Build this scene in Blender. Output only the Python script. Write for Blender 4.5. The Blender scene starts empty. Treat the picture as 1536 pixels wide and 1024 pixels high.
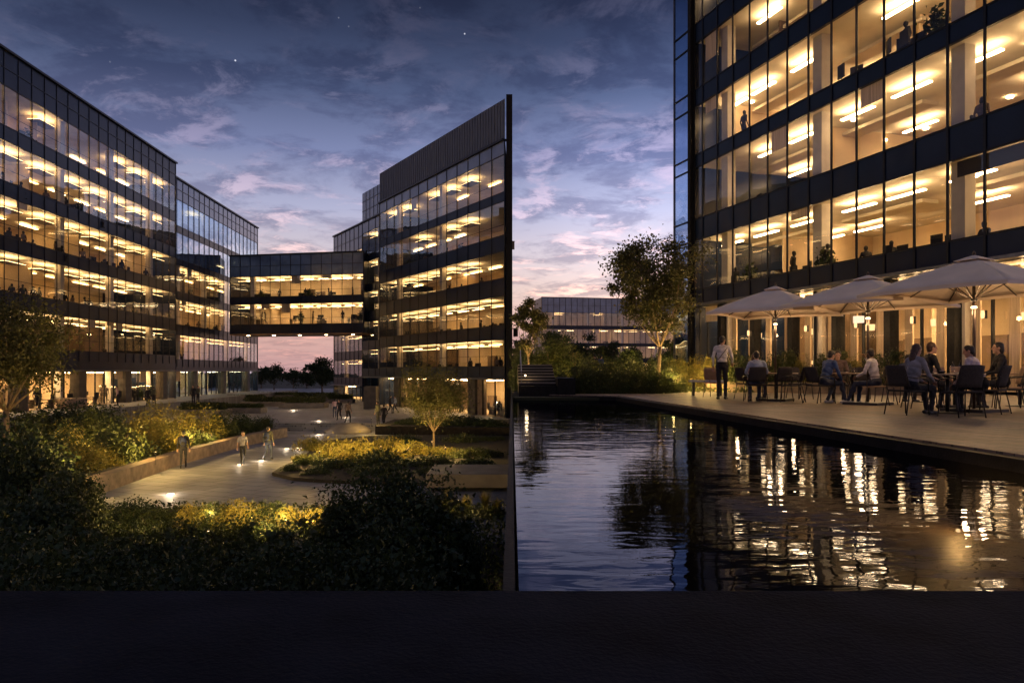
import bpy, bmesh, math, random
import numpy as np
from mathutils import Vector, Matrix
R = math.radians
random.seed(7)
scene = bpy.context.scene
COL = scene.collection
CZ = 4.56; F = 1100.0; HZ = 556.0
def PX(px, d): return (px - 768.0) / F * d
def PZ(py, d): return CZ - (py - HZ) / F * d

# ------------------------------------------------------------------ materials
def new_mat(name):
    m = bpy.data.materials.new(name); m.use_nodes = True
    nt = m.node_tree; nt.nodes.clear()
    out = nt.nodes.new('ShaderNodeOutputMaterial')
    return m, nt, out
def N(nt, t, **kw):
    n = nt.nodes.new('ShaderNode' + t)
    for k, v in kw.items(): setattr(n, k, v)
    return n
def rgba(c): return (c[0], c[1], c[2], 1.0)
def mat(name, col, rough=0.6, metal=0.0, var=0.25, scale=6.0, bump=0.0, bscale=40.0, spec=0.5, stretch=None, coord='Object', col2=None):
    m, nt, out = new_mat(name)
    b = N(nt, 'BsdfPrincipled'); nt.links.new(b.outputs[0], out.inputs[0])
    b.inputs['Roughness'].default_value = rough; b.inputs['Metallic'].default_value = metal
    b.inputs['Specular IOR Level'].default_value = spec
    tc = N(nt, 'TexCoord'); mp = N(nt, 'Mapping'); nt.links.new(tc.outputs[coord], mp.inputs[0])
    if stretch: mp.inputs['Scale'].default_value = stretch
    n = N(nt, 'TexNoise'); n.inputs['Scale'].default_value = scale; n.inputs['Detail'].default_value = 5
    nt.links.new(mp.outputs[0], n.inputs['Vector'])
    cr = N(nt, 'ValToRGB'); nt.links.new(n.outputs['Fac'], cr.inputs[0])
    c2 = col2 or tuple(min(1, c * (1 + var)) for c in col)
    cr.color_ramp.elements[0].position = .3; cr.color_ramp.elements[1].position = .7
    cr.color_ramp.elements[0].color = rgba(tuple(c * (1 - var) for c in col)); cr.color_ramp.elements[1].color = rgba(c2)
    nt.links.new(cr.outputs[0], b.inputs['Base Color'])
    if bump:
        n2 = N(nt, 'TexNoise'); n2.inputs['Scale'].default_value = bscale; nt.links.new(mp.outputs[0], n2.inputs['Vector'])
        bp = N(nt, 'Bump'); bp.inputs['Strength'].default_value = bump; bp.inputs['Distance'].default_value = .02
        nt.links.new(n2.outputs['Fac'], bp.inputs['Height']); nt.links.new(bp.outputs[0], b.inputs['Normal'])
    return m
def emit(name, col, s):
    m, nt, out = new_mat(name)
    e = N(nt, 'Emission'); e.inputs[0].default_value = rgba(col); e.inputs[1].default_value = s
    nt.links.new(e.outputs[0], out.inputs[0]); return m
def glass_mat(name, tint, ior=1.9, refl=(.9, .95, 1), wav=.03, rough=0.0, wscale=.5):
    m, nt, out = new_mat(name)
    g = N(nt, 'NewGeometry'); f0 = ((ior - 1) / (ior + 1)) ** 2
    dp = N(nt, 'VectorMath', operation='DOT_PRODUCT'); nt.links.new(g.outputs['Incoming'], dp.inputs[0]); nt.links.new(g.outputs['Normal'], dp.inputs[1])
    def ma(op, a, b=0.0):
        k = N(nt, 'Math', operation=op)
        for i, x in enumerate((a, b)):
            if isinstance(x, (int, float)): k.inputs[i].default_value = x
            else: nt.links.new(x, k.inputs[i])
        return k.outputs[0]
    # Schlick reflectance, the same from both faces of the thin pane
    fr = N(nt, 'Math', operation='MULTIPLY_ADD')
    nt.links.new(ma('POWER', ma('SUBTRACT', 1.0, ma('ABSOLUTE', dp.outputs['Value'])), 5.0), fr.inputs[0])
    fr.inputs[1].default_value = 1 - f0; fr.inputs[2].default_value = f0
    tr = N(nt, 'BsdfTransparent'); tr.inputs[0].default_value = rgba(tint)
    gl = N(nt, 'BsdfGlossy'); gl.inputs[0].default_value = rgba(refl); gl.inputs['Roughness'].default_value = rough
    mx = N(nt, 'MixShader'); nt.links.new(fr.outputs[0], mx.inputs[0])
    nt.links.new(tr.outputs[0], mx.inputs[1]); nt.links.new(gl.outputs[0], mx.inputs[2]); nt.links.new(mx.outputs[0], out.inputs[0])
    n = N(nt, 'TexNoise'); n.inputs['Scale'].default_value = wscale; n.inputs['Detail'].default_value = 1
    nt.links.new(g.outputs['Position'], n.inputs['Vector'])
    bp = N(nt, 'Bump'); bp.inputs['Strength'].default_value = 1; bp.inputs['Distance'].default_value = wav
    nt.links.new(n.outputs['Fac'], bp.inputs['Height']); nt.links.new(bp.outputs[0], gl.inputs['Normal'])
    return m
def leaf_mat(name, a, b, scale=1.2, trans=.25):
    m, nt, out = new_mat(name)
    tc = N(nt, 'NewGeometry'); n = N(nt, 'TexNoise'); n.inputs['Scale'].default_value = scale; n.inputs['Detail'].default_value = 6
    n.inputs['Roughness'].default_value = .7
    nt.links.new(tc.outputs['Position'], n.inputs['Vector'])
    cr = N(nt, 'ValToRGB'); cr.color_ramp.elements[0].position = .35; cr.color_ramp.elements[1].position = .65
    cr.color_ramp.elements[0].color = rgba(a); cr.color_ramp.elements[1].color = rgba(b)
    nt.links.new(n.outputs['Fac'], cr.inputs[0])
    p = N(nt, 'BsdfPrincipled'); p.inputs['Roughness'].default_value = .55; p.inputs['Specular IOR Level'].default_value = .35
    nt.links.new(cr.outputs[0], p.inputs['Base Color'])
    t = N(nt, 'BsdfTranslucent'); nt.links.new(cr.outputs[0], t.inputs[0])
    mx = N(nt, 'MixShader'); mx.inputs[0].default_value = trans
    nt.links.new(p.outputs[0], mx.inputs[1]); nt.links.new(t.outputs[0], mx.inputs[2]); nt.links.new(mx.outputs[0], out.inputs[0])
    return m
def paving_mat(name, col, bw=.6, bh=.3, mortar=.006, rough=.45, rotz=0.0, contrast=.35, offset=.5):
    m, nt, out = new_mat(name)
    g = N(nt, 'NewGeometry'); mp = N(nt, 'Mapping'); mp.inputs['Rotation'].default_value = (0, 0, rotz)
    nt.links.new(g.outputs['Position'], mp.inputs[0])
    br = N(nt, 'TexBrick'); br.offset = offset
    nt.links.new(mp.outputs[0], br.inputs['Vector'])
    br.inputs['Scale'].default_value = 1.0; br.inputs['Brick Width'].default_value = bw; br.inputs['Row Height'].default_value = bh
    br.inputs['Mortar Size'].default_value = mortar; br.inputs['Mortar Smooth'].default_value = .2
    br.inputs['Color1'].default_value = rgba(tuple(c * (1 - contrast) for c in col))
    br.inputs['Color2'].default_value = rgba(tuple(c * (1 + contrast) for c in col))
    br.inputs['Mortar'].default_value = rgba(tuple(c * .35 for c in col))
    n = N(nt, 'TexNoise'); n.inputs['Scale'].default_value = .9; n.inputs['Detail'].default_value = 8; nt.links.new(mp.outputs[0], n.inputs['Vector'])
    mr = N(nt, 'MapRange'); mr.inputs[3].default_value = .35; mr.inputs[4].default_value = 1.6; nt.links.new(n.outputs['Fac'], mr.inputs[0])
    mu = N(nt, 'Mix'); mu.data_type = 'RGBA'; mu.blend_type = 'MULTIPLY'; mu.inputs[0].default_value = 1
    nt.links.new(br.outputs['Color'], mu.inputs[6]); nt.links.new(mr.outputs[0], mu.inputs[7])
    p = N(nt, 'BsdfPrincipled'); nt.links.new(mu.outputs[2], p.inputs['Base Color'])
    rr = N(nt, 'MapRange'); rr.inputs[3].default_value = rough - .15; rr.inputs[4].default_value = rough + .2
    nt.links.new(n.outputs['Fac'], rr.inputs[0]); nt.links.new(rr.outputs[0], p.inputs['Roughness'])
    bp = N(nt, 'Bump'); bp.inputs['Strength'].default_value = .5; bp.inputs['Distance'].default_value = .006
    nt.links.new(br.outputs['Fac'], bp.inputs['Height']); bp.invert = True; nt.links.new(bp.outputs[0], p.inputs['Normal'])
    nt.links.new(p.outputs[0], out.inputs[0]); return m

M = {}
M['spandrel'] = mat('dark_spandrel_glass', (.006, .014, .04), .3, 0, .35, .6, spec=.25)
M['spandrel_pale'] = mat('pale_spandrel_panel', (.16, .20, .29), .25, .2, .2, .6, spec=.8)
M['alu'] = mat('dark_anodised_aluminium', (.012, .014, .02), .4, .5, .2, 4)
M['alu_pale'] = mat('grey_aluminium', (.12, .13, .16), .35, .6, .2, 4)
M['screenpan'] = mat('ribbed_grey_cladding', (.10, .12, .16), .5, .3, .3, 2.0, bump=.3, bscale=25, stretch=(6, 1, .3))
M['glass'] = glass_mat('office_glass', (.93, .94, .95), 1.75, wav=.012)
M['glass_near'] = glass_mat('near_office_glass', (.95, .95, .95), 1.45, wav=.008)
M['glass_blue'] = glass_mat('blue_reflective_glass', (.6, .72, .88), 4.2, refl=(.72, .86, 1), wav=.02)
M['ceil'] = mat('ceiling_tile', (.72, .66, .54), .8, 0, .15, .8)
M['floor_in'] = mat('office_carpet', (.36, .28, .19), .9, 0, .3, 2)
M['wall_in'] = mat('tan_interior_wall', (.68, .54, .36), .8, 0, .45, .35, coord='Generated', stretch=(14, 3, 3))
M['wall_dk'] = mat('brown_interior_wall', (.12, .08, .05), .7, 0, .5, .7)
M['curtain'] = mat('cream_curtain', (.62, .48, .32), .9, 0, .3, 3, stretch=(8, 8, .2), bump=.6, bscale=6)
M['column'] = mat('white_column', (.6, .55, .48), .6, 0, .1, 2)
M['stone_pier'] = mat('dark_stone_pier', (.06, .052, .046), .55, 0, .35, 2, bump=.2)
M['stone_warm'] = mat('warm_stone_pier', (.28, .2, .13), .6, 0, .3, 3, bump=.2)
M['indirect'] = emit('indirect_light', (1, .60, .24), 12)
M['indirect_near'] = emit('indirect_near_light', (1, .66, .33), 14)
M['ground_floor_light'] = emit('ground_floor_light', (1, .62, .26), 40)
M['light'] = emit('office_ceiling_light', (1, .60, .23), 15)
M['light_amber'] = emit('amber_ceiling_light', (1, .54, .18), 13)
M['light_soft'] = emit('soft_ceiling_light', (1, .66, .32), 11)
M['light_bridge'] = emit('bridge_ceiling_light', (1, .66, .32), 15)
M['light_near'] = emit('near_ceiling_light', (1, .64, .30), 42)
M['cafe_light'] = emit('cafe_lamp', (1, .58, .22), 16)
M['roof_blue'] = mat('blue_sky_tint_panel', (.10, .16, .28), .18, .1, .3, .4, spec=.7)  # blue of the bridge band's sky reflection is put into the base colour
M['lamp'] = emit('garden_lamp_lens', (1, .70, .36), 5)
M['far_win'] = emit('far_lamp_light', (1, .68, .34), 11)
M['black'] = mat('black_fabric_and_silhouette', (.016, .015, .016), .8, 0, .3, 5)
M['desk'] = mat('office_desk_laminate', (.10, .075, .055), .6, 0, .2, 4)
M['granite'] = mat('black_granite', (.015, .017, .025), .9, 0, .35, 3, bump=.3, bscale=60, spec=.06)
M['granite_edge'] = mat('wet_black_stone', (.009, .009, .010), .6, 0, .4, 8, bump=.2, spec=.12)
M['paving'] = paving_mat('courtyard_paving', (.20, .20, .205), 1.2, .8, .03, .55, R(24), .22)
M['deck'] = paving_mat('terrace_brick_paving', (.19, .14, .105), .42, .14, .010, .5, R(62), .32)
M['concrete'] = mat('board_marked_concrete', (.16, .14, .12), .7, 0, .25, 1.5, bump=.3, bscale=15)
M['planter'] = mat('planter_stone', (.19, .135, .09), .7, 0, .4, 3, bump=.4, bscale=12)
M['soil'] = mat('dark_soil', (.022, .017, .011), .95, 0, .5, 4, bump=.6, bscale=8)
M['ground'] = mat('dark_lawn_ground', (.02, .025, .012), .95, 0, .5, .3, bump=.5, bscale=3, coord='Object')
M['bark'] = mat('tree_bark', (.14, .10, .065), .85, 0, .4, 6, bump=.6, bscale=30, stretch=(1, 1, .3))
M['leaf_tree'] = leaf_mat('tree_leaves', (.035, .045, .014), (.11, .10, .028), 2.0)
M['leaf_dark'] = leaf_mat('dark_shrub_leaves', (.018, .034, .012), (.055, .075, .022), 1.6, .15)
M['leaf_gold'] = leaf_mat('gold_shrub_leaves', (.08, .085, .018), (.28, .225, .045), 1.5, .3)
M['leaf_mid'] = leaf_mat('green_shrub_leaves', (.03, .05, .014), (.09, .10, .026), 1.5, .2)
M['canvas'] = mat('beige_parasol_canvas', (.80, .68, .56), .85, 0, .08, 2, bump=.1, bscale=90)
M['canvas'].node_tree.nodes['Principled BSDF'].inputs['Subsurface Weight'].default_value = 0
M['wood'] = mat('dark_parasol_pole', (.05, .032, .022), .5, 0, .3, 8)
M['metal_dk'] = mat('dark_powder_coated_metal', (.02, .018, .017), .4, .4, .2, 8)
M['weave'] = mat('dark_woven_seat', (.035, .028, .024), .8, 0, .5, 60, bump=.5, bscale=120)
M['tan'] = mat('tan_chair_shell', (.30, .19, .11), .6, 0, .2, 8)
M['pale'] = mat('pale_bench_top', (.34, .34, .42), .6, 0, .1, 8)
M['table'] = mat('pale_table_top', (.34, .25, .17), .45, 0, .2, 8)
M['china'] = mat('white_china', (.7, .66, .6), .25, 0, .05, 3)
M['glassware'] = glass_mat('drinking_glass', (.9, .9, .9), 1.5)
M['pool_tile'] = paving_mat('pool_floor_tile', (.075, .055, .036), .9, .9, .018, .5, R(38), .5, 0)
M['skin'] = mat('skin', (.42, .25, .17), .55, 0, .1, 8)
M['skin_dk'] = mat('brown_skin', (.20, .11, .07), .55, 0, .1, 8)
M['hair'] = mat('black_hair', (.012, .009, .008), .5, 0, .3, 60, stretch=(1, 1, .2))
M['hair_br'] = mat('brown_hair', (.06, .03, .018), .5, 0, .3, 60, stretch=(1, 1, .2))
M['shoe'] = mat('black_shoe', (.012, .012, .013), .4, 0, .2, 8)
M['shoe_w'] = mat('pale_trainer', (.4, .4, .42), .6, 0, .2, 8)
M['eye'] = mat('dark_eye', (.01, .008, .007), .2, 0, .1, 8)
def cloth(c, n): 
    if n not in M: M[n] = mat(n, c, .85, 0, .25, 9, bump=.5, bscale=14)
    return M[n]
M['white_shirt'] = cloth((.62, .60, .60), 'white_shirt_cotton')
M['lblue'] = cloth((.34, .40, .52), 'pale_blue_shirt_cotton')
M['blue'] = cloth((.05, .09, .22), 'blue_shirt_cotton')
M['pink'] = cloth((.5, .33, .33), 'pink_blouse')
M['brownsh'] = cloth((.12, .085, .075), 'brown_shirt_cotton')
M['suit'] = cloth((.012, .012, .015), 'black_suit_wool')
M['grey'] = cloth((.27, .26, .28), 'grey_knit')
M['lav'] = cloth((.45, .42, .50), 'lavender_shirt_cotton')
M['trouser'] = cloth((.014, .014, .018), 'black_trousers')
M['jeans'] = cloth((.03, .04, .07), 'dark_denim')
M['navy'] = cloth((.02, .03, .08), 'navy_backpack_fabric')
M['olive'] = cloth((.07, .07, .045), 'olive_fabric')

# ------------------------------------------------------------------ mesh helpers
def mesh_from(name, v, f, m, parent=None, smooth=False):
    me = bpy.data.meshes.new(name); me.from_pydata(v, [], f); me.update()
    if smooth: me.polygons.foreach_set('use_smooth', [True] * len(me.polygons))
    if m is not None:
        for mm in (m if isinstance(m, (list, tuple)) else [m]): me.materials.append(mm)
    o = bpy.data.objects.new(name, me); COL.objects.link(o)
    if parent: o.parent = parent
    return o
class MB:
    def __init__(s): s.v = []; s.f = []
    def box(s, x0, x1, y0, y1, z0, z1):
        b = len(s.v)
        s.v += [(x0, y0, z0), (x1, y0, z0), (x1, y1, z0), (x0, y1, z0), (x0, y0, z1), (x1, y0, z1), (x1, y1, z1), (x0, y1, z1)]
        s.f += [tuple(b + i for i in q) for q in ((0, 3, 2, 1), (4, 5, 6, 7), (0, 1, 5, 4), (1, 2, 6, 5), (2, 3, 7, 6), (3, 0, 4, 7))]
        return s
    def prism(s, poly, z0, z1):
        b = len(s.v); n = len(poly)
        a = sum(poly[i][0] * poly[(i + 1) % n][1] - poly[(i + 1) % n][0] * poly[i][1] for i in range(n))
        if a < 0: poly = poly[::-1]
        s.v += [(p[0], p[1], z0) for p in poly] + [(p[0], p[1], z1) for p in poly]
        s.f += [tuple(b + i for i in range(n))[::-1], tuple(b + n + i for i in range(n))]
        for i in range(n): j = (i + 1) % n; s.f.append((b + i, b + j, b + n + j, b + n + i))
        return s
    def tube(s, pts, rad, n=8, cap=True):
        pts = [Vector(p) for p in pts]
        if not isinstance(rad, (list, tuple)): rad = [rad] * len(pts)
        b = len(s.v); up = Vector((0, 0, 1))
        for i, p in enumerate(pts):
            t = (pts[min(i + 1, len(pts) - 1)] - pts[max(i - 1, 0)]).normalized()
            a = t.cross(up)
            if a.length < .05: a = t.cross(Vector((0, 1, 0)))
            a.normalize(); c = t.cross(a)
            for k in range(n):
                w = 2 * math.pi * k / n
                s.v.append(tuple(p + (a * math.cos(w) + c * math.sin(w)) * rad[i]))
        for i in range(len(pts) - 1):
            for k in range(n):
                k2 = (k + 1) % n
                s.f.append((b + i * n + k, b + i * n + k2, b + (i + 1) * n + k2, b + (i + 1) * n + k))
        if cap:
            s.f.append(tuple(b + k for k in range(n))[::-1]); e = b + (len(pts) - 1) * n
            s.f.append(tuple(e + k for k in range(n)))
        return s
    def lathe(s, prof, n=20, cx=0, cy=0):
        b = len(s.v)
        for r, z in prof:
            for k in range(n):
                w = 2 * math.pi * k / n; s.v.append((cx + r * math.cos(w), cy + r * math.sin(w), z))
        for i in range(len(prof) - 1):
            for k in range(n):
                k2 = (k + 1) % n
                s.f.append((b + i * n + k, b + i * n + k2, b + (i + 1) * n + k2, b + (i + 1) * n + k))
        s.f.append(tuple(b + k for k in range(n))[::-1]); e = b + (len(prof) - 1) * n
        s.f.append(tuple(e + k for k in range(n)))
        return s
    def ell(s, c, r, nu=14, nv=9, rot=None):
        b = len(s.v); c = Vector(c)
        for i in range(nv + 1):
            th = math.pi * i / nv
            for k in range(nu):
                w = 2 * math.pi * k / nu
                p = Vector((r[0] * math.sin(th) * math.cos(w), r[1] * math.sin(th) * math.sin(w), r[2] * math.cos(th)))
                if rot: p = rot @ p
                s.v.append(tuple(c + p))
        for i in range(nv):
            for k in range(nu):
                k2 = (k + 1) % nu
                s.f.append((b + i * nu + k, b + (i + 1) * nu + k, b + (i + 1) * nu + k2, b + i * nu + k2))
        return s
    def build(s, name, m, parent=None, smooth=False): return mesh_from(name, s.v, s.f, m, parent, smooth)
def tag(o, label=None, cat=None, group=None, kind=None):
    if label: o['label'] = label
    if cat: o['category'] = cat
    if group: o['group'] = group
    if kind: o['kind'] = kind
    return o
def empty(name, loc, rz=0.0):
    e = bpy.data.objects.new(name, None); COL.objects.link(e); e.location = loc; e.rotation_euler = (0, 0, rz); e.empty_display_size = .2
    return e
def copy_tree(o, parent=None):
    c = o.copy(); COL.objects.link(c)
    if parent: c.parent = parent
    for ch in list(o.children): copy_tree(ch, c)
    return c
def bevel(o, w=.01, seg=2):
    b = o.modifiers.new('edge', 'BEVEL'); b.width = w; b.segments = seg; b.limit_method = 'ANGLE'; return o
def lamp(name, kind, loc, energy, col=(1, .66, .3), size=.06, rot=None, parent=None, spot=None):
    l = bpy.data.lights.new(name, kind); l.energy = energy; l.color = col
    if kind in ('POINT', 'SPOT'): l.shadow_soft_size = size
    if kind == 'SPOT': l.spot_size = spot or R(110); l.spot_blend = .7
    if kind == 'AREA': l.size = size
    o = bpy.data.objects.new(name, l); COL.objects.link(o); o.location = loc
    if rot: o.rotation_euler = rot
    if parent: o.parent = parent
    return o

# ------------------------------------------------------------------ camera, world, sun
cam = bpy.data.cameras.new('camera'); cam.sensor_width = 36; cam.lens = F / 1536 * 36
cam.shift_y = (HZ - 512) / 1536; cam.clip_end = 3000; cam.clip_start = .05
co = bpy.data.objects.new('camera', cam); COL.objects.link(co); co.location = (0, 0, CZ); co.rotation_euler = (R(90), 0, 0)
scene.camera = co
scene.view_settings.view_transform = 'Standard'; scene.view_settings.look = 'None'
scene.view_settings.exposure = 0; scene.view_settings.gamma = 1; scene.view_settings.use_curve_mapping = False
scene.render.engine = 'CYCLES'
cy = scene.cycles
cy.max_bounces = 8; cy.diffuse_bounces = 4; cy.glossy_bounces = 3; cy.transmission_bounces = 3; cy.transparent_max_bounces = 14
cy.use_denoising = True; cy.sample_clamp_indirect = 4; cy.sample_clamp_direct = 30; cy.caustics_reflective = False; cy.caustics_refractive = False
cy.use_adaptive_sampling = True; cy.adaptive_threshold = .015

w = bpy.data.worlds.new('World'); scene.world = w; w.use_nodes = True
nt = w.node_tree; nt.nodes.clear()
out = N(nt, 'OutputWorld'); bg = N(nt, 'Background'); nt.links.new(bg.outputs[0], out.inputs[0])
tc = N(nt, 'TexCoord'); sx = N(nt, 'SeparateXYZ'); nt.links.new(tc.outputs['Generated'], sx.inputs[0])
def MA(op, a, b=None, c=None):
    n = N(nt, 'Math', operation=op)
    for i, x in enumerate((a, b, c)):
        if x is None: continue
        if isinstance(x, (int, float)): n.inputs[i].default_value = x
        else: nt.links.new(x, n.inputs[i])
    return n.outputs[0]
ramp = N(nt, 'ValToRGB'); nt.links.new(sx.outputs['Z'], ramp.inputs[0])
el = ramp.color_ramp.elements
stops = [(0, (.56, .33, .33)), (.06, (.72, .44, .38)), (.105, (.78, .58, .52)), (.15, (.66, .57, .62)), (.21, (.43, .44, .62)), (.28, (.20, .235, .42)),
         (.35, (.075, .102, .205)), (.41, (.034, .048, .105)), (.47, (.017, .024, .055)), (.60, (.030, .040, .085)), (1, (.10, .125, .21))]
el[0].position, el[0].color = stops[0][0], rgba(stops[0][1]); el[1].position, el[1].color = 1, rgba(stops[-1][1])
for p, c in stops[1:-1]: e = el.new(p); e.color = rgba(c)
# cloud layer, projected on a plane overhead
den = MA('ADD', MA('MAXIMUM', sx.outputs['Z'], 0.0), .10)
cb = N(nt, 'CombineXYZ'); nt.links.new(MA('DIVIDE', sx.outputs['X'], den), cb.inputs[0])
nt.links.new(MA('DIVIDE', sx.outputs['Y'], den), cb.inputs[1])
def noise(scale, detail, rough, off, dist=0, vec=None):
    mp = N(nt, 'Mapping'); mp.inputs['Location'].default_value = off; mp.inputs['Rotation'].default_value = (0, 0, R(18)); nt.links.new(vec or cb.outputs[0], mp.inputs[0])
    n = N(nt, 'TexNoise'); n.inputs['Scale'].default_value = scale; n.inputs['Detail'].default_value = detail
    n.inputs['Roughness'].default_value = rough; n.inputs['Distortion'].default_value = dist
    nt.links.new(mp.outputs[0], n.inputs['Vector']); return n.outputs['Fac']
def MR(x, a, b, c=0, d=1, smooth=True):
    m = N(nt, 'MapRange'); m.interpolation_type = 'SMOOTHSTEP' if smooth else 'LINEAR'
    nt.links.new(x, m.inputs[0])
    for i, q in zip((1, 2, 3, 4), (a, b, c, d)): m.inputs[i].default_value = q
    return m.outputs[0]
def MIX(f, a, b, bt='MIX'):
    m = N(nt, 'Mix'); m.data_type = 'RGBA'; m.blend_type = bt
    for i, x in zip((0, 6, 7), (f, a, b)):
        if isinstance(x, (int, float)): m.inputs[i].default_value = x
        elif isinstance(x, tuple): m.inputs[i].default_value = rgba(x)
        else: nt.links.new(x, m.inputs[i])
    return m.outputs[2]
n1 = noise(2.3, 10, .64, (3.1, 1.7, 0), .25)
n2 = noise(4.0, 9, .66, (9.4, 4.2, 0), .4)
cm = MR(n1, .42, .58)
hl = MR(n2, .47, .62)
dark = MIX(1.0, ramp.outputs[0], (.56, .56, .64), 'MULTIPLY')
lit = MIX(1.0, ramp.outputs[0], (1.75, 1.36, 1.2), 'MULTIPLY')
ccol = MIX(hl, dark, lit)
lowfade = MR(sx.outputs['Z'], .0, .12, .35, 1)
sky = MIX(MA('MULTIPLY', MA('MULTIPLY', cm, .85), lowfade), ramp.outputs[0], ccol)
# the sunset side (right of the view axis) is brighter than the far left
azi = MR(MA('DIVIDE', sx.outputs['X'], MA('MAXIMUM', MA('ABSOLUTE', sx.outputs['Y']), .02)), -.8, .0, .80, 1.0)
back = MR(sx.outputs['Y'], -.6, .5, .85, 1.0)
azr = MR(MA('DIVIDE', sx.outputs['X'], MA('MAXIMUM', MA('ABSOLUTE', sx.outputs['Y']), .02)), -.05, .22, 1.0, 1.38)
cbv = MA('MULTIPLY', MA('MULTIPLY', azi, azr), back)
cc = N(nt, 'CombineXYZ')
for i in range(3): nt.links.new(cbv, cc.inputs[i])
sky = MIX(1.0, sky, cc.outputs[0], 'MULTIPLY')
# a physical twilight sky adds its own faint scattering
nis = N(nt, 'TexSky'); nis.sky_type = 'NISHITA'; nis.sun_disc = False; nis.sun_elevation = R(-2.5); nis.sun_rotation = R(8)
sky = MIX(.02, sky, nis.outputs[0], 'ADD')
# a few stars
stars = None
for (px, py, s) in ((353, 91, .6), (697, 51, .5), (508, 27, .10), (523, 40, .07), (165, 93, .06), (630, 12, .06)):
    v = Vector(((px - 768) / F, 1, (HZ - py) / F)).normalized()
    dp = N(nt, 'VectorMath', operation='DOT_PRODUCT'); nt.links.new(tc.outputs['Generated'], dp.inputs[0]); dp.inputs[1].default_value = v
    st = MA('MULTIPLY', MR(dp.outputs['Value'], 1 - 8e-7, 1 - 1e-7), s)
    stars = st if stars is None else MA('ADD', stars, st)
sky = MIX(stars, sky, (1.0, 1.0, 1.1), 'ADD')
nt.links.new(sky, bg.inputs[0]); bg.inputs[1].default_value = 1.1

sun = bpy.data.lights.new('afterglow', 'SUN'); sun.energy = .03; sun.angle = R(20); sun.color = (1, .75, .6)
so = bpy.data.objects.new('afterglow', sun); COL.objects.link(so); so.rotation_euler = (R(-84), 0, R(-8)); so.location = (0, 0, 60)
def S(name, mb, m, smooth=False):
    o = mb.build(name, m, None, smooth); o['kind'] = 'structure'; return o
# ------------------------------------------------------------------ ground, water, terraces
S('ground', MB().box(-900, 900, -60, 1600, -.5, -.05), M['ground'])
S('courtyard_path', MB().box(-34, -.08, 12, 57.0, -.3, 0), M['paving'])
mb = MB()
for k in range(4):
    mb.box(PX(385, 56), PX(566, 56) + .6, 55.7 + k * .38, 57.25, .125 * k, .125 * (k + 1))
S('courtyard_steps', mb, M['paving'])
S('upper_plaza', MB().prism([(-46, 57.2), (-.08, 57.2), (-.08, 170), (-60, 170)], -.2, .5), M['paving'])
S('raised_walkway', MB().prism([(-37.5, 44), (-32.0, 44), (-34.4, 118), (-40, 118)], -.2, 1.5), M['paving'])
S('garden_ground', MB().prism([(.04, 23.6), (60, 23.6), (220, 420), (.04, 420)], -.3, 3.70), M['ground'])
DE = [(5.32, 1.0), (4.88, 6.98), (3.45, 23.4), (1.25, 24.7), (1.5, 26.3), (2.2, 25.3), (5.4, 25.7), (7.4, 29.4), (9.8, 46), (30, 46), (30, 1.0)]
S('terrace_deck', MB().prism(DE, 3.1, 3.76), M['deck'])
S('pool_floor', MB().box(.04, 6.5, 2.4, 25.5, 2.4, 2.95), M['pool_tile'])
S('near_pavement', MB().box(-9, 9, -3, 2.67, -.3, 3.76), M['granite'])
mb = MB().box(-.035, .012, 2.68, 62.4, -.3, 3.72)
tag(mb.build('retaining_wall', M['granite_edge']), 'long black retaining wall along the left side of the pool', 'wall')
# kerb of the pool
mb = MB()
def along(a, b, wd, z0, z1, mb):
    a = Vector(a); b = Vector(b); t = (b - a).normalized(); n = Vector((-t.y, t.x)) * wd
    mb.prism([tuple(a), tuple(b), tuple(b + n), tuple(a + n)], z0, z1)
along((5.32, 1.0), (4.88, 6.98), .16, 2.96, 3.735, mb); along((4.88, 6.98), (3.45, 23.4), .16, 2.96, 3.735, mb)
along((3.45, 23.4), (1.2, 24.75), .16, 2.96, 3.735, mb)
tag(mb.build('pool_kerb', M['granite_edge']), 'wet black stone kerb edging the reflecting pool beside the terrace', 'kerb')
# water
m, nt, out = new_mat('pool_water')
fr = N(nt, 'Fresnel'); fr.inputs[0].default_value = 1.33
tr = N(nt, 'BsdfTransparent'); tr.inputs[0].default_value = (.30, .28, .26, 1)
gl = N(nt, 'BsdfGlossy'); gl.inputs[0].default_value = (.42, .47, .60, 1); gl.inputs['Roughness'].default_value = .0
mx = N(nt, 'MixShader')
for a_, b_ in ((fr.outputs[0], mx.inputs[0]), (tr.outputs[0], mx.inputs[1]), (gl.outputs[0], mx.inputs[2]), (mx.outputs[0], out.inputs[0])): nt.links.new(a_, b_)
g = N(nt, 'NewGeometry'); hsum = None
for sc, amp, st, dt in ((1.0, 1.0, (.8, 1.6, 1), 2), (3.6, .26, (.7, 1.9, 1), 2), (10, .04, (.8, 1.6, 1), 2)):
    mp = N(nt, 'Mapping'); mp.inputs['Scale'].default_value = st; mp.inputs['Rotation'].default_value = (0, 0, R(6)); nt.links.new(g.outputs['Position'], mp.inputs[0])
    n = N(nt, 'TexNoise'); n.inputs['Scale'].default_value = sc; n.inputs['Detail'].default_value = dt; n.inputs['Distortion'].default_value = .6
    nt.links.new(mp.outputs[0], n.inputs['Vector'])
    mu = N(nt, 'Math', operation='MULTIPLY'); mu.inputs[1].default_value = amp; nt.links.new(n.outputs['Fac'], mu.inputs[0])
    if hsum is None: hsum = mu.outputs[0]
    else:
        ad = N(nt, 'Math', operation='ADD'); nt.links.new(hsum, ad.inputs[0]); nt.links.new(mu.outputs[0], ad.inputs[1]); hsum = ad.outputs[0]
bp = N(nt, 'Bump'); bp.inputs['Strength'].default_value = 1; bp.inputs['Distance'].default_value = .008
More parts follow.
